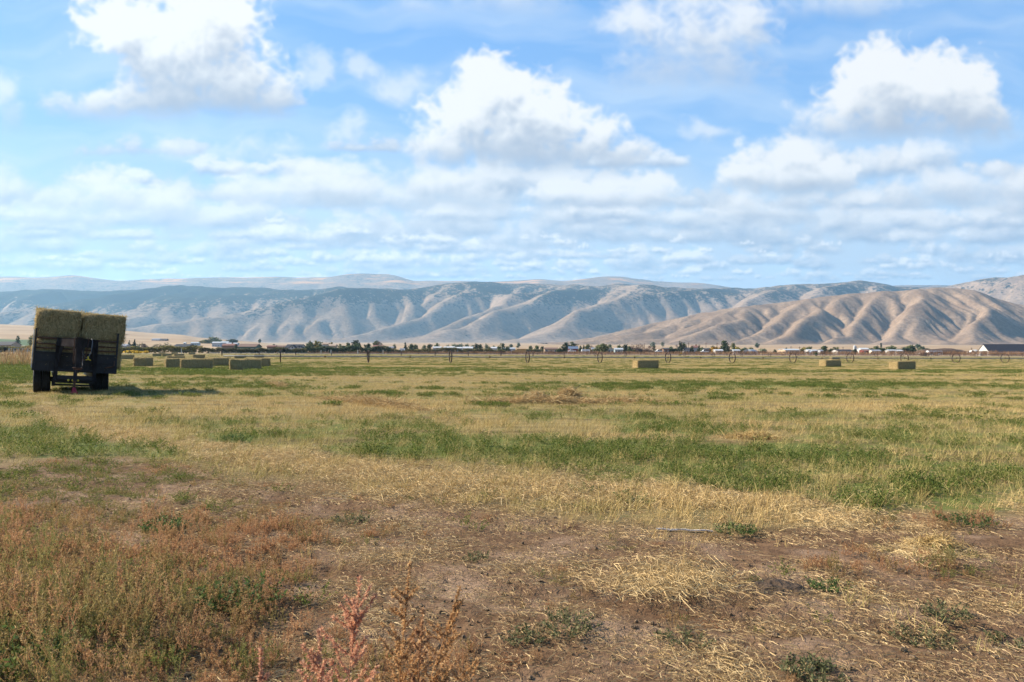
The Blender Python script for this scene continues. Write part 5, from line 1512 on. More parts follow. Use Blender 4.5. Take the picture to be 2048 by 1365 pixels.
TG = 'trees around the distant houses'
TREES = [
 # px, top, width, kind, foliage, distance, label
 (36, 672, 9, 'tall', 'dark', 620, 'dark green poplar left of the trailer, farther from it of two'),
 (62, 671.5, 12, 'tall', 'olive', 560, 'yellow-green poplar right beside the load of hay'),
 (29, 683.5, 4, 'tall', 'olive', 600, 'small pointed tree left of the dark poplar'),
 (18, 684.5, 3, 'tall', 'bare', 610, 'thin brown sapling by the dark roof at the far left'),
 (259, 680, 11, 'cone', 'conifer', 520, 'left one of the pair of dark firs right of the trailer'),
 (269, 680, 13, 'cone', 'conifer', 525, 'right one of the pair of dark firs right of the trailer'),
 (289, 686.5, 14, 'round', 'bare', 520, 'low dull bush-like tree beside the pair of firs'),
 (405, 681, 13, 'round', 'yellow', 1320, 'yellow tree at the left of the hillside grove'),
 (414, 679, 12, 'round', 'green', 1330, 'green tree beside the yellow one in the hillside grove'),
 (428, 675, 24, 'round', 'olive', 1340, 'big tree crowning the hillside grove'),
 (441, 681, 12, 'round', 'green', 1320, 'small green tree at the right of the hillside grove'),
 (466, 678, 18, 'round', 'conifer', 1300, 'dark tree over the pale hillside house'),
 (519, 677.5, 6, 'round', 'dark', 1900, 'small lone tree high on the tan rise'),
 (548, 688, 5, 'round', 'dark', 800, 'tiny dark tree above the brown sheds'),
 (472, 690.5, 9, 'round', 'dark', 470, 'dark bush by the brick-coloured house below the hillside grove'),
 (621, 682, 16, 'round', 'dark', 500, 'dark tree at the left of the grove past the black-roofed house'),
 (634, 681, 13, 'round', 'yellow', 505, 'yellowing tree in the middle of the grove past the black-roofed house'),
 (640, 683, 8, 'tall', 'green', 508, 'narrow green tree at the right of the grove past the black-roofed house'),
 (629, 691, 10, 'shrub', 'orange', 490, 'low golden shrub in front of that grove'),
 (618, 688, 12, 'round', 'olive', 492, 'low olive tree left of the golden shrub'),
 (663, 683, 6, 'round', 'yellow', 560, 'small yellow-green tree between the two tan roofs'),
 (680, 687.5, 8, 'tall', 'olive', 500, 'pale olive tree standing apart, right of the tan roofs'),
 (687, 690.5, 9, 'round', 'green', 495, 'low round green tree beside the pale olive one'),
 (697, 685.5, 13, 'round', 'olive', 505, 'olive tree leaning on the left of the large dark tree'),
 (711, 681.5, 18, 'round', 'conifer', 510, 'large dark tree above the dark hedge'),
 (716, 687, 12, 'round', 'green', 500, 'green tree tucked under the large dark one'),
 (737, 686, 13, 'round', 'dark', 500, 'round dark tree left of the brick house'),
 (752, 682, 16, 'round', 'olive', 520, 'olive tree behind the brick house'),
 (761, 683.5, 8, 'bare', 'bare', 515, 'bare twiggy tree at the right end of the brick house'),
 (789, 687, 7, 'round', 'grey', 700, 'grey-green tree left of the pointed conifer'),
 (811, 684.5, 11, 'cone', 'conifer', 520, 'pointed conifer at mid left'),
 (822, 687, 12, 'round', 'dark', 525, 'round tree touching the pointed conifer'),
 (832, 688, 11, 'round', 'dark', 530, 'second round tree right of the pointed conifer'),
 (849, 689, 10, 'round', 'grey', 640, 'pale grey-green tree right of the two round ones'),
 (859, 688.5, 11, 'round', 'dark', 540, 'dark tree right of the pale grey-green one'),
 (872, 690, 11, 'round', 'dark', 560, 'flat dark tree over the white sheds'),
 (874, 686, 7, 'round', 'green', 900, 'tree standing behind the flat dark one'),
 (896, 689, 10, 'round', 'grey', 820, 'first pale tree in the grove behind the white sheds'),
 (908, 687.5, 12, 'round', 'grey', 830, 'second and tallest pale tree behind the white sheds'),
 (921, 688.5, 12, 'round', 'grey', 835, 'third pale tree behind the white sheds'),
 (934, 689, 11, 'round', 'grey', 840, 'fourth pale tree behind the white sheds'),
 (945, 690.5, 8, 'round', 'grey', 840, 'last pale tree behind the white sheds'),
 (953, 687, 12, 'round', 'conifer', 500, 'tallest dark tree right of the white sheds'),
 (961, 689, 9, 'tall', 'dark', 505, 'dark tree joined to the right of that tallest one'),
 (948, 694, 8, 'shrub', 'dark', 490, 'dark shrub at the foot of the tallest dark tree'),
 (973, 688, 9, 'round', 'grey', 760, 'grey-green tree behind the dark ones right of the white sheds'),
 (980, 694, 10, 'round', 'olive', 480, 'low olive tree before the grey-green one'),
 (987, 692, 8, 'round', 'grey', 700, 'small grey tree right of the low olive one'),
 (998, 692, 9, 'round', 'green', 490, 'round green tree left of the stacked orange bales'),
 (1006, 687.5, 11, 'round', 'dark', 540, 'dark tree above the round green one'),
 (1015, 692, 8, 'round', 'dark', 545, 'small dark tree just left of the stacked orange bales'),
 (1022, 688, 8, 'round', 'grey', 1200, 'far pale tree above the stacked orange bales'),
 (1037, 685.5, 8, 'round', 'grey', 1300, 'far grey tree on the tan flat, right of the pale one'),
 (1061, 691.5, 9, 'round', 'green', 620, 'first of three round trees above the brown-roofed house'),
 (1074, 691, 12, 'round', 'green', 625, 'second and widest of three round trees above the brown-roofed house'),
 (1085, 692.5, 9, 'round', 'dark', 630, 'third of three round trees above the brown-roofed house'),
 (1120, 695, 12, 'shrub', 'dark', 470, 'dark shrub left of the tree beside the red barn'),
 (1132, 685, 16, 'tall', 'conifer', 480, 'tall dark tree against the left end of the red barn'),
 (1146, 684, 15, 'round', 'dark', 560, 'tree rising behind the blue roof of the red barn'),
 (1161, 690.5, 7, 'round', 'dark', 520, 'small dark tree right of the red barn'),
 (1167, 689, 7, 'cone', 'conifer', 525, 'small pointed tree over the white caravan'),
 (1175, 687, 10, 'round', 'olive', 530, 'yellow-olive tree behind the white caravan'),
 (1184, 691, 9, 'round', 'bare', 535, 'thin brownish tree right of the yellow-olive one'),
 (1205, 687, 24, 'round', 'olive', 480, 'big round olive tree, widest in the middle of the settlement'),
 (1193, 691, 10, 'round', 'grey', 520, 'grey-green tree on the left flank of the big round one'),
 (1220, 689, 9, 'round', 'grey', 700, 'pale tree right of the big round one'),
 (1237, 690, 10, 'round', 'olive', 560, 'olive tree behind the cream house'),
 (1251, 688.5, 12, 'round', 'conifer', 510, 'dark tree at the right end of the teal shed'),
 (1259, 691, 9, 'round', 'dark', 505, 'low dark tree beside the bare ones'),
 (1262, 688, 9, 'bare', 'bare', 540, 'first bare brown tree of the leafless row'),
 (1272, 689, 12, 'bare', 'bare', 545, 'second bare brown tree of the leafless row'),
 (1281, 687.5, 11, 'bare', 'bare', 550, 'third and tallest bare brown tree of the leafless row'),
 (1293, 692, 14, 'bare', 'bare', 530, 'fourth bare tree, low and wide, of the leafless row'),
 (1302, 692.5, 10, 'bare', 'bare', 528, 'last bare tree of the leafless row'),
 (1308, 690.5, 6, 'tall', 'dark', 560, 'slim dark tree at the end of the leafless row'),
 (1306, 684, 9, 'round', 'grey', 1500, 'left far shrub-like tree below the tan hill'),
 (1325, 684, 6, 'round', 'grey', 1500, 'right far shrub-like tree below the tan hill'),
 (1341, 693.5, 12, 'round', 'grey', 560, 'low grey-green tree right of the white truck'),
 (1355, 690.5, 10, 'bare', 'bare', 600, 'bare pale tree behind the poplars'),
 (1361, 682.5, 11, 'tall', 'conifer', 500, 'tall dark poplar, taller of a close pair'),
 (1369, 686, 9, 'tall', 'dark', 505, 'shorter poplar of a close pair'),
 (1384, 692, 9, 'round', 'dark', 500, 'dark tree hiding the left of the two-storey white house'),
 (1398, 690, 11, 'cone', 'conifer', 495, 'dark pointed tree before the right of the two-storey white house'),
 (1404, 694, 7, 'round', 'grey', 490, 'small grey tree at the foot of that pointed tree'),
 (1426, 690.5, 9, 'round', 'dark', 560, 'dark tree behind the golden tree'),
 (1431, 694, 20, 'round', 'orange', 500, 'wide golden tree left of the tallest dark tree'),
 (1447, 681.5, 14, 'tall', 'dark', 500, 'tallest dark tree in the right half of the settlement'),
 (1455, 691, 9, 'tall', 'conifer', 495, 'dark tree at the right foot of the tallest one'),
 (1466, 686, 10, 'tall', 'olive', 520, 'olive poplar standing right of the tallest dark tree'),
 (1476, 693.5, 14, 'round', 'yellow', 510, 'yellowing round tree left of the arched white shed'),
 (1490, 694.5, 10, 'round', 'grey', 620, 'grey-green tree behind the arched white shed'),
 (1502, 694, 12, 'round', 'olive', 640, 'olive tree behind the right of the arched white shed'),
 (1514, 686, 8, 'round', 'dark', 1400, 'far dark shrub-like tree at the foot of the near ridge'),
 (1527, 697, 14, 'round', 'grey', 620, 'low pale tree right of the arched white shed'),
 (1550, 698.5, 6, 'round', 'dark', 520, 'small dark tree alone left of the long pale shed'),
 (1572, 696, 6, 'round', 'dark', 540, 'small dark tree behind the long pale shed'),
 (1607, 694.5, 11, 'round', 'yellow', 560, 'pale yellow-green tree right of the long pale shed'),
 (1614, 694.5, 9, 'round', 'dark', 520, 'dark tree beside the pale yellow-green one'),
 (1618, 693, 9, 'round', 'olive', 580, 'olive tree behind that dark one'),
 (1639, 698, 6, 'round', 'olive', 520, 'low olive tree left of the square dark tree'),
 (1649, 692, 14, 'round', 'dark', 520, 'square-headed dark tree left of the white house'),
 (1662, 697, 8, 'round', 'olive', 520, 'first olive tree of a little row before the white house'),
 (1669, 694.5, 8, 'tall', 'dark', 525, 'second, darker tree of the little row before the white house'),
 (1675, 694, 6, 'tall', 'olive', 530, 'third tree of the little row, touching the white house'),
 (1710, 698, 8, 'round', 'conifer', 470, 'dark round tree under the white silo'),
 (1752, 692.5, 12, 'round', 'green', 560, 'rounded tree at the left of the right-hand grove'),
 (1763, 695, 14, 'round', 'dark', 550, 'low dark tree filling the right-hand grove'),
 (1782, 690.5, 18, 'round', 'green', 560, 'large tree of the right-hand grove'),
 (1796, 696.5, 7, 'round', 'green', 560, 'small tree between the two right-hand groves'),
 (1808, 697, 14, 'round', 'conifer', 520, 'black-green tree left of the pale grove tree'),
 (1818, 690.5, 20, 'spread', 'olive', 600, 'spreading olive tree of the farthest right grove'),
 (1828, 693.5, 10, 'round', 'olive', 600, 'olive tree joined to the right of the spreading one'),
 (1844, 693, 14, 'round', 'grey', 610, 'grey-green tree left of the dark earth bank'),
 (1839, 687.5, 12, 'shrub', 'dark', 1200, 'dark brush at the foot of the hill above the grey-green tree'),
 (1965, 697, 6, 'round', 'yellow', 560, 'small pale yellow tree left of the black-roofed barn'),
 (1762, 685.5, 4, 'round', 'dark', 1300, 'tiny dark tree at the hill foot above the right-hand grove'),
]
for a in TREES: tree(*a, TG, n=520 if a[2] > 13 else 380)

HS = [
 # px0, px1, ridge, eave, Y, wall, roof, label, options
 (-8, 22, 684, 690.5, 470, 'tan', 'black', 'house with a dark sloping roof at the far left edge', dict(depth=10)),
 (238, 252, 689, 692, 480, 'grey', 'grey', 'grey-roofed house peeping out between the hay and the firs', {}),
 (303, 319, 677.5, 680, 1500, 'grey', 'grey', 'grey farm building high on the tan rise', dict(nwin=4, depth=14)),
 (318, 333, 678, 680, 1500, 'brown', 'dark', 'brown shed joined to the grey farm building', dict(door=False, nwin=2)),
 (381, 397, 684.7, 686.4, 1150, 'white', 'metal', 'long pale shed on the tan rise left of the grove', dict(nwin=4)),
 (367, 371, 685, 686.5, 1150, 'white', 'white', 'tiny white hut on the tan rise', dict(nwin=1, depth=4)),
 (346, 376, 689, 694, 440, 'brown', 'black', 'house with a broad black roof behind the yellow-topped hedge', dict(depth=11)),
 (424, 440, 684, 686, 1100, 'white', 'white', 'white house under the hillside grove', {}),
 (441, 456, 683, 686, 1080, 'blue', 'metal', 'pale blue-roofed house right of the white one under the grove', dict(chimney=True)),
 (452, 474, 686, 688, 950, 'grey', 'metal', 'long pale metal-roofed house below the hillside grove', dict(nwin=4)),
 (444, 468, 688, 691.5, 560, 'brown', 'redbrown', 'brick-coloured house with a white garage side below the grove', dict(chimney=True)),
 (476, 511, 688.5, 694, 450, 'green', 'brown', 'dark green house with a brown roof behind the long brownish hedge', dict(depth=11)),
 (534, 550, 692, 693.5, 480, 'brown', 'redbrown', 'left one of two low brown sheds before the black-roofed house', dict(door=False, nwin=2)),
 (554, 569, 692, 694, 480, 'tan', 'brown', 'right one of two low brown sheds before the black-roofed house', dict(door=False, nwin=2)),
 (645, 656, 686, 688.5, 620, 'tan', 'tan', 'tan hip house above the grove right of the black-roofed one', {}),
 (639, 653, 690.5, 692.5, 520, 'cream', 'dark', 'low cream house beneath the tan hip one', {}),
 (657, 671, 689, 692, 540, 'tan', 'tan', 'tan-roofed house right of the small yellow-green tree', {}),
 (746, 765, 691, 694, 490, 'brown', 'redbrown', 'brick house under the olive tree', dict(nwin=3)),
 (774, 786, 694, 696, 520, 'tan', 'grey', 'low tan shed left of the pointed conifer', {}),
 (866, 882, 694, 696, 520, 'white', 'white', 'white shed under the flat dark tree', {}),
 (888, 899, 694, 696, 500, 'brown', 'white', 'low shed with a bright roof between the white ones', {}),
 (900, 908, 693.7, 696, 485, 'white', 'white', 'boxy white shed, tallest of the white ones', dict(nwin=2)),
 (911, 924, 695, 697, 490, 'white', 'white', 'white trailer home right of the boxy shed', dict(nwin=4)),
 (926, 945, 694, 697, 520, 'tan', 'white', 'long pale-roofed home left of the tallest dark tree', dict(nwin=5)),
 (982, 994, 694.5, 697, 560, 'white', 'white', 'small white house behind the round green tree', {}),
 (1004, 1030, 696, 698, 560, 'grey', 'metal', 'long grey-roofed shed behind the stacked orange bales', dict(nwin=4)),
 (1089, 1116, 696, 698.5, 480, 'tan', 'brown', 'brown-roofed tan house with a wide low front', dict(depth=10)),
 (1138, 1156, 693.7, 698, 470, 'red', 'blue', 'red barn with a blue-grey roof', dict(nwin=2)),
 (1184, 1193, 696, 698, 520, 'grey', 'grey', 'grey house in the shade left of the big round tree', {}),
 (1216, 1228, 696.5, 698.5, 480, 'cream', 'tan', 'cream house right of the big round tree', dict(gable=True, nwin=2)),
 (1230, 1246, 697, 699.5, 470, 'teal', 'metal', 'teal-fronted shed with a metal roof beside the cream house', {}),
 (1327, 1338, 697, 698.5, 540, 'brown', 'dark', 'low dark house right of the white truck', {}),
 (1368, 1382, 696, 698.5, 500, 'white', 'dark', 'white house between the poplars and the two-storey one', {}),
 (1386, 1398, 692, 695.5, 510, 'white', 'redbrown', 'two-storey white house with a maroon roof', dict(gable=False, nwin=3, chimney=True)),
 (1408, 1420, 697.5, 699.5, 510, 'brown', 'dark', 'dark low house right of the two-storey white one', {}),
 (1431, 1446, 701, 702, 480, 'white', 'white', 'low white trailer home under the tallest dark tree', dict(nwin=4)),
 (1467, 1480, 700.5, 702, 490, 'grey', 'metal', 'low metal-roofed carport left of the arched white shed', dict(door=False, nwin=2)),
 (1561, 1573, 699, 701, 510, 'tan', 'metal', 'left low wing of the long pale shed', dict(nwin=2)),
 (1571, 1600, 698.5, 701, 500, 'tan', 'metal', 'long pale shed with a shiny metal roof', dict(nwin=5, depth=12)),
 (1616, 1624, 699.5, 701.5, 510, 'white', 'white', 'first small white house right of the dark tree pair', dict(nwin=2)),
 (1625, 1635, 700.5, 702, 500, 'blue', 'metal', 'second small house, bluish, right of the first white one', dict(nwin=2)),
 (1641, 1646, 701, 702.5, 505, 'grey', 'grey', 'little grey shed under the square-headed tree', dict(nwin=1)),
 (1675, 1705, 700, 702, 490, 'white', 'black', 'long white house with a black roof edge', dict(nwin=6, depth=9)),
 (1714, 1724, 697, 699, 540, 'grey', 'grey', 'grey shed beside the white silo', dict(nwin=2)),
 (1722, 1738, 696.5, 699, 520, 'white', 'white', 'bright white house behind the red shed', dict(nwin=3)),
 (1727, 1738, 701.5, 703, 480, 'red', 'redbrown', 'small red shed before the bright white house', dict(nwin=2)),
 (1744, 1762, 701, 703, 490, 'cream', 'grey', 'pale low house left of the right-hand grove', dict(nwin=4)),
 (1779, 1791, 700, 702, 490, 'white', 'metal', 'white house with a blue-grey roof under the large grove tree', {}),
 (1794, 1806, 702, 703.5, 500, 'white', 'white', 'low white trailer home left of the black-green tree', dict(nwin=4)),
 (1951, 1956, 700.5, 702, 620, 'white', 'white', 'tiny white house far left of the black-roofed barn', dict(nwin=1)),
]
for px0, px1, rd, ev, Y, w, r, lab, kw in HS: house(px0, px1, rd, ev, Y, w, r, lab, **kw)

# the white house with black gabled roofs
def gabled_house():
    Y = 430; t = house(571, 602, 689.5, 695.5, Y, 'white', 'black', 'white house with a black roof and two white front gables', depth=10, nwin=5, chimney=False)
    W = 31/F*Y; z0 = t.location.z
    for gx, gw, rd, dz in ((-.02*W, .36*W, 690.8, 0), (.42*W, .30*W, 692.2, 1)):
        zr = HC+(HZ-rd)*Y/F-z0; ze = HC+(HZ-696)*Y/F-z0
        b = MB(); b.prism([(gx-gw/2, -.6), (gx+gw/2, -.6), (gx+gw/2, ze), (gx, zr-.1), (gx-gw/2, ze)], -6.2, -4.8); f = b.build('front_gable', MW['white'], t)
        b = MB(); sl = (zr-ze)/(gw/2)
        for s in (-1, 1): b.prism([(gx, zr), (gx+s*(gw/2+.3), ze-sl*.3), (gx+s*(gw/2+.3), ze-sl*.3+.15), (gx, zr+.16)], -6.6, .0)
        b.build('gable_roof', MR['black'], f)
        b = MB(); b.box((gx, -6.23, ze+.2), (gw*.26, .05, 1.1)); b.build('window', M_PANE, f)
gabled_house()

# the large black-roofed barn at the right
def barn():
    Y = 400; x0 = (1988-1024)/F*Y; L = 34.0; D = 13.0
    zb = g1(x0+10, Y); zr = HC+(HZ-689.2)*Y/F-zb; ze = HC+(HZ-705.3)*Y/F-zb
    ze = max(ze, 2.0)
    t = thing('barn', 'large barn with a steep black roof and white gable end at the right edge', 'barn', (x0+L/2, Y+D/2, zb), R(-8))
    b = MB(); b.M = Matrix.Rotation(math.pi/2, 4, 'Z'); b.prism([(-D/2, -.8), (D/2, -.8), (D/2, ze), (0, zr-.12), (-D/2, ze)], -L/2, L/2); b.M = None
    b.build('wall', MW['tan'], t)
    b = MB(); b.M = Matrix.Rotation(math.pi/2, 4, 'Z'); b.prism([(-D/2-.02, -.8), (D/2+.02, -.8), (D/2+.02, ze), (0, zr-.1), (-D/2-.02, ze)], L/2+.02, L/2+.3); b.M = None
    b.build('gable_wall', MW['white'], t)
    b = MB(); sl = (zr-ze)/(D/2); b.M = Matrix.Rotation(math.pi/2, 4, 'Z')
    for s in (-1, 1): b.prism([(0, zr), (s*(D/2+.5), ze-sl*.5), (s*(D/2+.5), ze-sl*.5+.2), (0, zr+.2)], -L/2-.4, L/2+.5)
    b.M = None
    b.build('roof', MR['black'], t)
    b = MB(); b.box((0, -D/2-.54, ze-sl*.5-.02), (L+.8, .08, .24)); b.build('eave_trim', M_TRIM, t)
    for k in range(5):
        xk = -L/2+3.2+k*6.4
        b = MB(); b.box((xk, -D/2-.04, 1.0), (2.6, .08, 2.0)); op = b.build('stall_opening', M_DOOR, t)
        b = MB(); b.box((xk-1.36, -D/2-.08, 1.05), (.16, .12, 2.1)); b.box((xk+1.36, -D/2-.08, 1.05), (.16, .12, 2.1)); b.build('frame', MW['brown'], op)
    b = MB(); b.box((-L/2+17.4, -D/2-.07, 1.1), (2.2, .1, 2.1)); b.build('door', MW['white'], t)
    b = MB(); b.box((-L/2-2.0, -1.5, 1.05), (3.2, 5, 2.4)); b.build('side_porch', MW['white'], t)
    b = MB(); b.box((-L/2-1.9, -1.5, 2.36), (3.8, 5.6, .16)); b.build('porch_roof', MR['black'], t)
barn()
def arched_shed():
    Y = 490; x0, x1 = (1486-1024)/F*Y, (1513-1024)/F*Y; z0 = g1(x0, Y)
    t = thing('arched_shed', 'white arched shed with a round-topped end wall', 'shed', (x0, Y, z0), R(0))
    w = 3.6; H = HC+(HZ-699.2)*Y/F-z0
    pr = [(w*math.cos(a), max(.0, H*math.sin(a))) for a in [math.pi*k/14 for k in range(15)]]
    b = MB(); b.M = Matrix.Translation((w*.8, 0, 0)); b.prism(pr, 0, .2); b.build('end_wall', MW['white'], t)
    b = MB(); b.M = Matrix.Translation((w*.8, 0, 0)) @ Matrix.Rotation(R(-38), 4, 'Z'); b.prism(pr, .25, 10); b.build('vault', MR['metal'], t, smooth=False)
    b = MB(); b.box((w*.8, -.05, 1.0), (2, .08, 2.0)); b.build('door', MW['grey'], t)
arched_shed()
def silo():
    Y = 540; x = (1709-1024)/F*Y; z0 = g1(x, Y); H = HC+(HZ-691)*Y/F-z0
    t = thing('silo', 'slim white silo rising behind the long white house', 'silo', (x, Y, z0))
    b = MB(); b.lathe([(0, 0), (1.0, 0), (1.0, H*.84), (0, H*.84)], n=16); b.build('shell', MW['white'], t, smooth=False)
    b = MB(); b.lathe([(1.06, H*.84), (.5, H*.94), (.3, H), (0, H)], n=16); b.build('roof', MR['white'], t)
    b = MB(); b.box((1.15, -.3, H*.45), (.3, .3, H*.9)); b.build('ladder', MW['grey'], t)
silo()
def pole_shed():
    Y = 372; x0, x1 = (1841-1024)/F*Y, (1863-1024)/F*Y; z0 = g1(x0, Y); w = x1-x0; H = HC+(HZ-706.8)*Y/F-z0
    t = thing('pole_shed', 'open shed with a pale flat roof on posts beside the white caravan', 'shed', ((x0+x1)/2, Y, z0))
    b = MB(); b.box((0, 2, H), (w+.6, 5, .16)); b.build('roof', MR['metal'], t)
    for sx in (-.5, -.1, .5):
        for y in (.1, 4): b = MB(); b.box((sx*w, y, H/2), (.18, .18, H)); b.build('post', MW['brown'], t)
    b = MB(); b.box((.22*w, 4.1, H*.45), (w*.55, .1, H*.9)); b.build('back_wall', M_DOOR, t)
pole_shed()

# vehicles
M_WHITEP = mat('white_vehicle_paint', (.66, .66, .65), .35, .06, 2, spec=.5)
M_WINDOW = mat('tinted_glass', (.02, .024, .03), .1, .1, 1, spec=.7)
def vehicle_wheels(t, xs, y, r):
    for x in xs:
        b = MB(); b.lathe([(r*.6, -.1), (r, -.1), (r, .1), (r*.6, .1)], (x, y, r), 'Y', 16); w = b.build('wheel', M_TYRE, t)
        b = MB(); b.lathe([(0, -.11), (r*.58, -.11), (r*.58, .09)], (x, y, r), 'Y', 14); b.build('rim', M_RIM, w)
def caravan(px0, px1, top, Y, label, fifth=False):
    x0, x1 = (px0-1024)/F*Y, (px1-1024)/F*Y; L = x1-x0; z0 = g1((x0+x1)/2, Y); H = max(HC+(HZ-top)*Y/F-z0, 2.6)
    t = thing('caravan', label, 'caravan', ((x0+x1)/2, Y+1.2, z0), 0, 'caravans and trucks beyond the field')
    pr = [(-L/2, .55), (L/2, .55), (L/2, H-.35), (L/2-.25, H), (-L/2+.3, H), (-L/2, H-.4)]
    if fifth: pr = [(-L/2+2.0, .55), (L/2, .55), (L/2, H-.2), (L/2-.2, H), (-L/2+.5, H), (-L/2, H-.6), (-L/2, 1.6), (-L/2+2.0, 1.5)]
    b = MB(); b.prism(pr, -1.2, 1.2); b.build('body', M_WHITEP, t)
    for wx in (-.22, .26):
        b = MB(); b.box((wx*L, -1.22, H*.62), (L*.13, .04, .7)); b.build('window', M_WINDOW, t)
    b = MB(); b.box((.04*L, -1.22, 1.4), (.7, .04, 1.75)); b.build('door', MW['grey'], t)
    b = MB(); b.box((0, -1.215, .9), (L*.8, .02, .12)); b.build('stripe', MW['blue'], t)
    vehicle_wheels(t, (.05*L, .05*L+.85), -1.12, .36)
caravan(1163, 1180, 699.2, 420, 'white caravan right of the red barn')
caravan(1856, 1885, 703.2, 385, 'large white caravan with a raised front beside the open shed', True)
caravan(799, 809, 697, 480, 'white caravan behind the low brush under the pointed conifer')
def truck(px0, px1, top, Y, label, col):
    x0, x1 = (px0-1024)/F*Y, (px1-1024)/F*Y; L = max(x1-x0, 4.6); z0 = g1((x0+x1)/2, Y)
    H = 1.9
    t = thing('parked_truck', label, 'truck', ((x0+x1)/2, Y+1, z0+.9), 0, 'caravans and trucks beyond the field')
    b = MB(); b.prism([(-L/2, .45), (L/2, .45), (L/2, 1.1), (L*.12, 1.12), (L*.06, H), (-L*.16, H), (-L*.30, 1.15), (-L/2, 1.0)], -.95, .95); b.build('body', col, t, bevel=.05)
    b = MB(); b.prism([(L*.085, 1.15), (L*.045, H-.12), (-L*.15, H-.12), (-L*.26, 1.15)], -.97, .97); b.build('window', M_WINDOW, t)
    b = MB(); b.box((-L/2-.03, 0, .6), (.12, 1.9, .22)); b.box((L/2+.03, 0, .6), (.12, 1.9, .22)); b.build('bumper', MW['grey'], t)
    vehicle_wheels(t, (-L*.32, L*.32), -.9, .38)
    b = MB(); b.box((0, 0, -.5), (L*1.1, 2.4, .96)); b.build('parking_pad', MW['tan'], t) if False else None
truck(1312, 1324, 700, 470, 'white truck right of the slim dark tree at the end of the leafless row', M_WHITEP)
truck(1138, 1150, 701, 440, 'white truck parked before the red barn', M_WHITEP)
truck(1404, 1416, 701.5, 470, 'white truck before the dark low house', M_WHITEP)
truck(1943, 1951, 708.5, 395, 'white pickup left of the black-roofed barn', M_WHITEP)

# bales in a stack, earth bank, poles, posts
def stack():
    Y = 430; k = 0
    for (px, lvl, lab) in ((1028, 0, 'bottom left'), (1042, 0, 'bottom right'), (1036, 1, 'upper left'), (1047, 1, 'upper right')):
        pass
M_OLDHAY = hay_material('sun_bleached_hay', (.26, .14, .05), (.50, .30, .11), (.40, .22, .08))
def haystack(px0, px1, top, bot, Y, label):
    x0, x1 = (px0-1024)/F*Y, (px1-1024)/F*Y; z0 = HC+(HZ-bot)*Y/F; zt = HC+(HZ-top)*Y/F
    zg = g1((x0+x1)/2, Y); b = MB(); W = x1-x0; H = zt-zg
    nx = max(2, int(W/2.4)); nz = max(1, int(round(H/.9)))
    for i in range(nx):
        for j in range(nz):
            b.box((-W/2+W*(i+.5)/nx, 1.2+rnd.uniform(-.15, .15), H*(j+.5)/nz), (W/nx-.06, 2.4, H/nz-.04))
    o = b.build('haystack', M_OLDHAY, bevel=.08); o.location = ((x0+x1)/2, Y, zg)
    tag(o, label, 'haystack', 'stacks of orange bales by the field edge')
haystack(1024, 1038, 701.5, 704, 452, 'low stack of orange-tan bales, front left of the two')
haystack(1033, 1052, 698, 701, 470, 'higher stack of orange-tan bales, rear right of the two')
def bank():
    Y = 480; n = 60
    x0, x1 = (1848-1024)/F*Y, (1940-1024)/F*Y; W = x1-x0; z0 = g1((x0+x1)/2, Y)
    u = np.linspace(-1, 1, n); v_ = np.linspace(-1, 1, 26); uu, vv = np.meshgrid(u, v_)
    ht = np.interp(uu*46+1894, [1846, 1856, 1885, 1900, 1914, 1925, 1934, 1942], [702, 699.6, 698.5, 697.2, 697.5, 699.5, 700.5, 703])
    H = HC+(HZ-ht)*Y/F-z0
    z = H*np.sqrt(np.clip(1-vv**2, 0, 1))**.8*sstep(1, .92, np.abs(uu)) + .5*fbm(uu*9, vv*3, 4, 411)*(1-vv**2)
    P_ = np.stack([uu*W/2, vv*7, z], -1).reshape(-1, 3)
    i, j = np.meshgrid(np.arange(25), np.arange(n-1), indexing='ij')
    q = np.stack([i*n+j, i*n+j+1, (i+1)*n+j+1, (i+1)*n+j], -1).reshape(-1, 4)
    o = np_mesh('earth_bank', P_, q, mat('dark_brown_earth', (.075, .048, .034), .95, .45, .8), smooth=True)
    o.location = ((x0+x1)/2, Y+7, z0); tag(o, 'long dark heap of earth between the groves and the black-roofed barn', 'earth bank')
bank()
M_POLE = mat('weathered_pole_wood', (.085, .06, .045), .9, .3, 3)
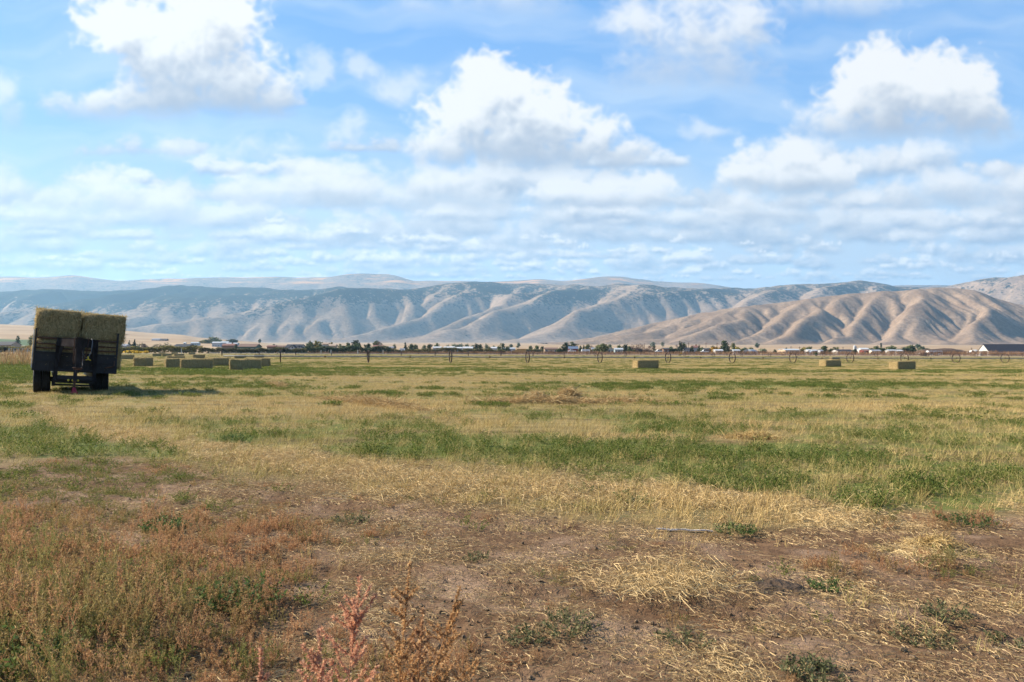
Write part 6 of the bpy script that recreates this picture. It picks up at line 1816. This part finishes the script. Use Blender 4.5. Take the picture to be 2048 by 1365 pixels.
for px, tp, lab in ((1377, 685, 'power pole right of the poplar pair'), (1412, 685.5, 'power pole right of the two-storey white house'), (1434, 685.5, 'power pole over the golden tree'), (1582, 693, 'power pole behind the long pale shed'), (1599, 693.5, 'power pole at the right end of the long pale shed'), (1686, 694, 'power pole over the long white house'), (1943, 695.5, 'power pole above the dark earth bank'), (1289, 687, 'power pole among the bare brown trees')):
    Y = 600; x = (px-1024)/F*Y; z0 = g1(x, Y); H = HC+(HZ-tp)*Y/F-z0
    t = thing('power_pole', lab, 'power pole', (x, Y, z0), 0, 'power poles in the settlement')
    b = MB(); b.tube([(0, 0, -.3), (0, 0, H)], [.22, .15], 8); b.build('pole', M_POLE, t)
    b = MB(); b.box((0, -.2, H-.7), (2.2, .12, .14)); c = b.build('crossarm', M_POLE, t)
    for sx in (-.95, -.4, .4, .95): b = MB(); b.lathe([(0, 0), (.06, 0), (.05, .2), (0, .22)], (sx, -.2, H-.63), n=8); b.build('insulator', MW['grey'], c)
for px, tp, lab in ((363, 698, 'pale fence post in front of the yellow-topped hedge'), (642, 701, 'pale fence post below the golden shrub'), (662, 700.5, 'pale fence post before the left end of the dark green hedge'), (715.5, 700.5, 'pale fence post under the large dark tree'), (766, 700.5, 'pale fence post at the right end of the dark hedge')):
    Y = 356; x = (px-1024)/F*Y; z0 = g1(x, Y); H = max(HC+(HZ-tp)*Y/F-z0, 1.0)
    b = MB(); b.box((0, 0, H/2-.1), (.34, .3, H+.2)); b.box((0, 0, H+.04), (.42, .38, .10)); o = b.build('fence_post', MW['cream']); o.location = (x, Y, z0)
    tag(o, lab, 'fence post', 'pale fence posts along the far edge')
def white_fence():
    Y = 250; x0, x1 = (18-1024)/F*Y, (64-1024)/F*Y; z0 = g1((x0+x1)/2, Y); zt = HC+(HZ-697.2)*Y/F-z0
    t = thing('rail_fence', 'white rail fence glimpsed above the tan grass left of the trailer', 'fence', ((x0+x1)/2, Y, z0))
    W = x1-x0
    for k in range(6):
        b = MB(); b.box((-W/2+W*k/5, 0, zt/2), (.28, .2, zt)); b.build('post', MW['white'], t)
    for z in (.93, .62): b = MB(); b.box((0, -.12, zt*z), (W, .06, .16)); b.build('rail', MW['grey'], t)
    Y2 = 150; x = (11.5-1024)/F*Y2; z1 = g1(x, Y2); H = HC+(HZ-696)*Y2/F-z1
    b = MB(); b.box((0, 0, H/2), (.48, .40, H)); b.box((0, 0, H+.05), (.56, .48, .1)); o = b.build('gate_post', M_DARK); o.location = (x, Y2, z1)
    tag(o, 'thick dark post standing in front of the white rail fence', 'post')
white_fence()
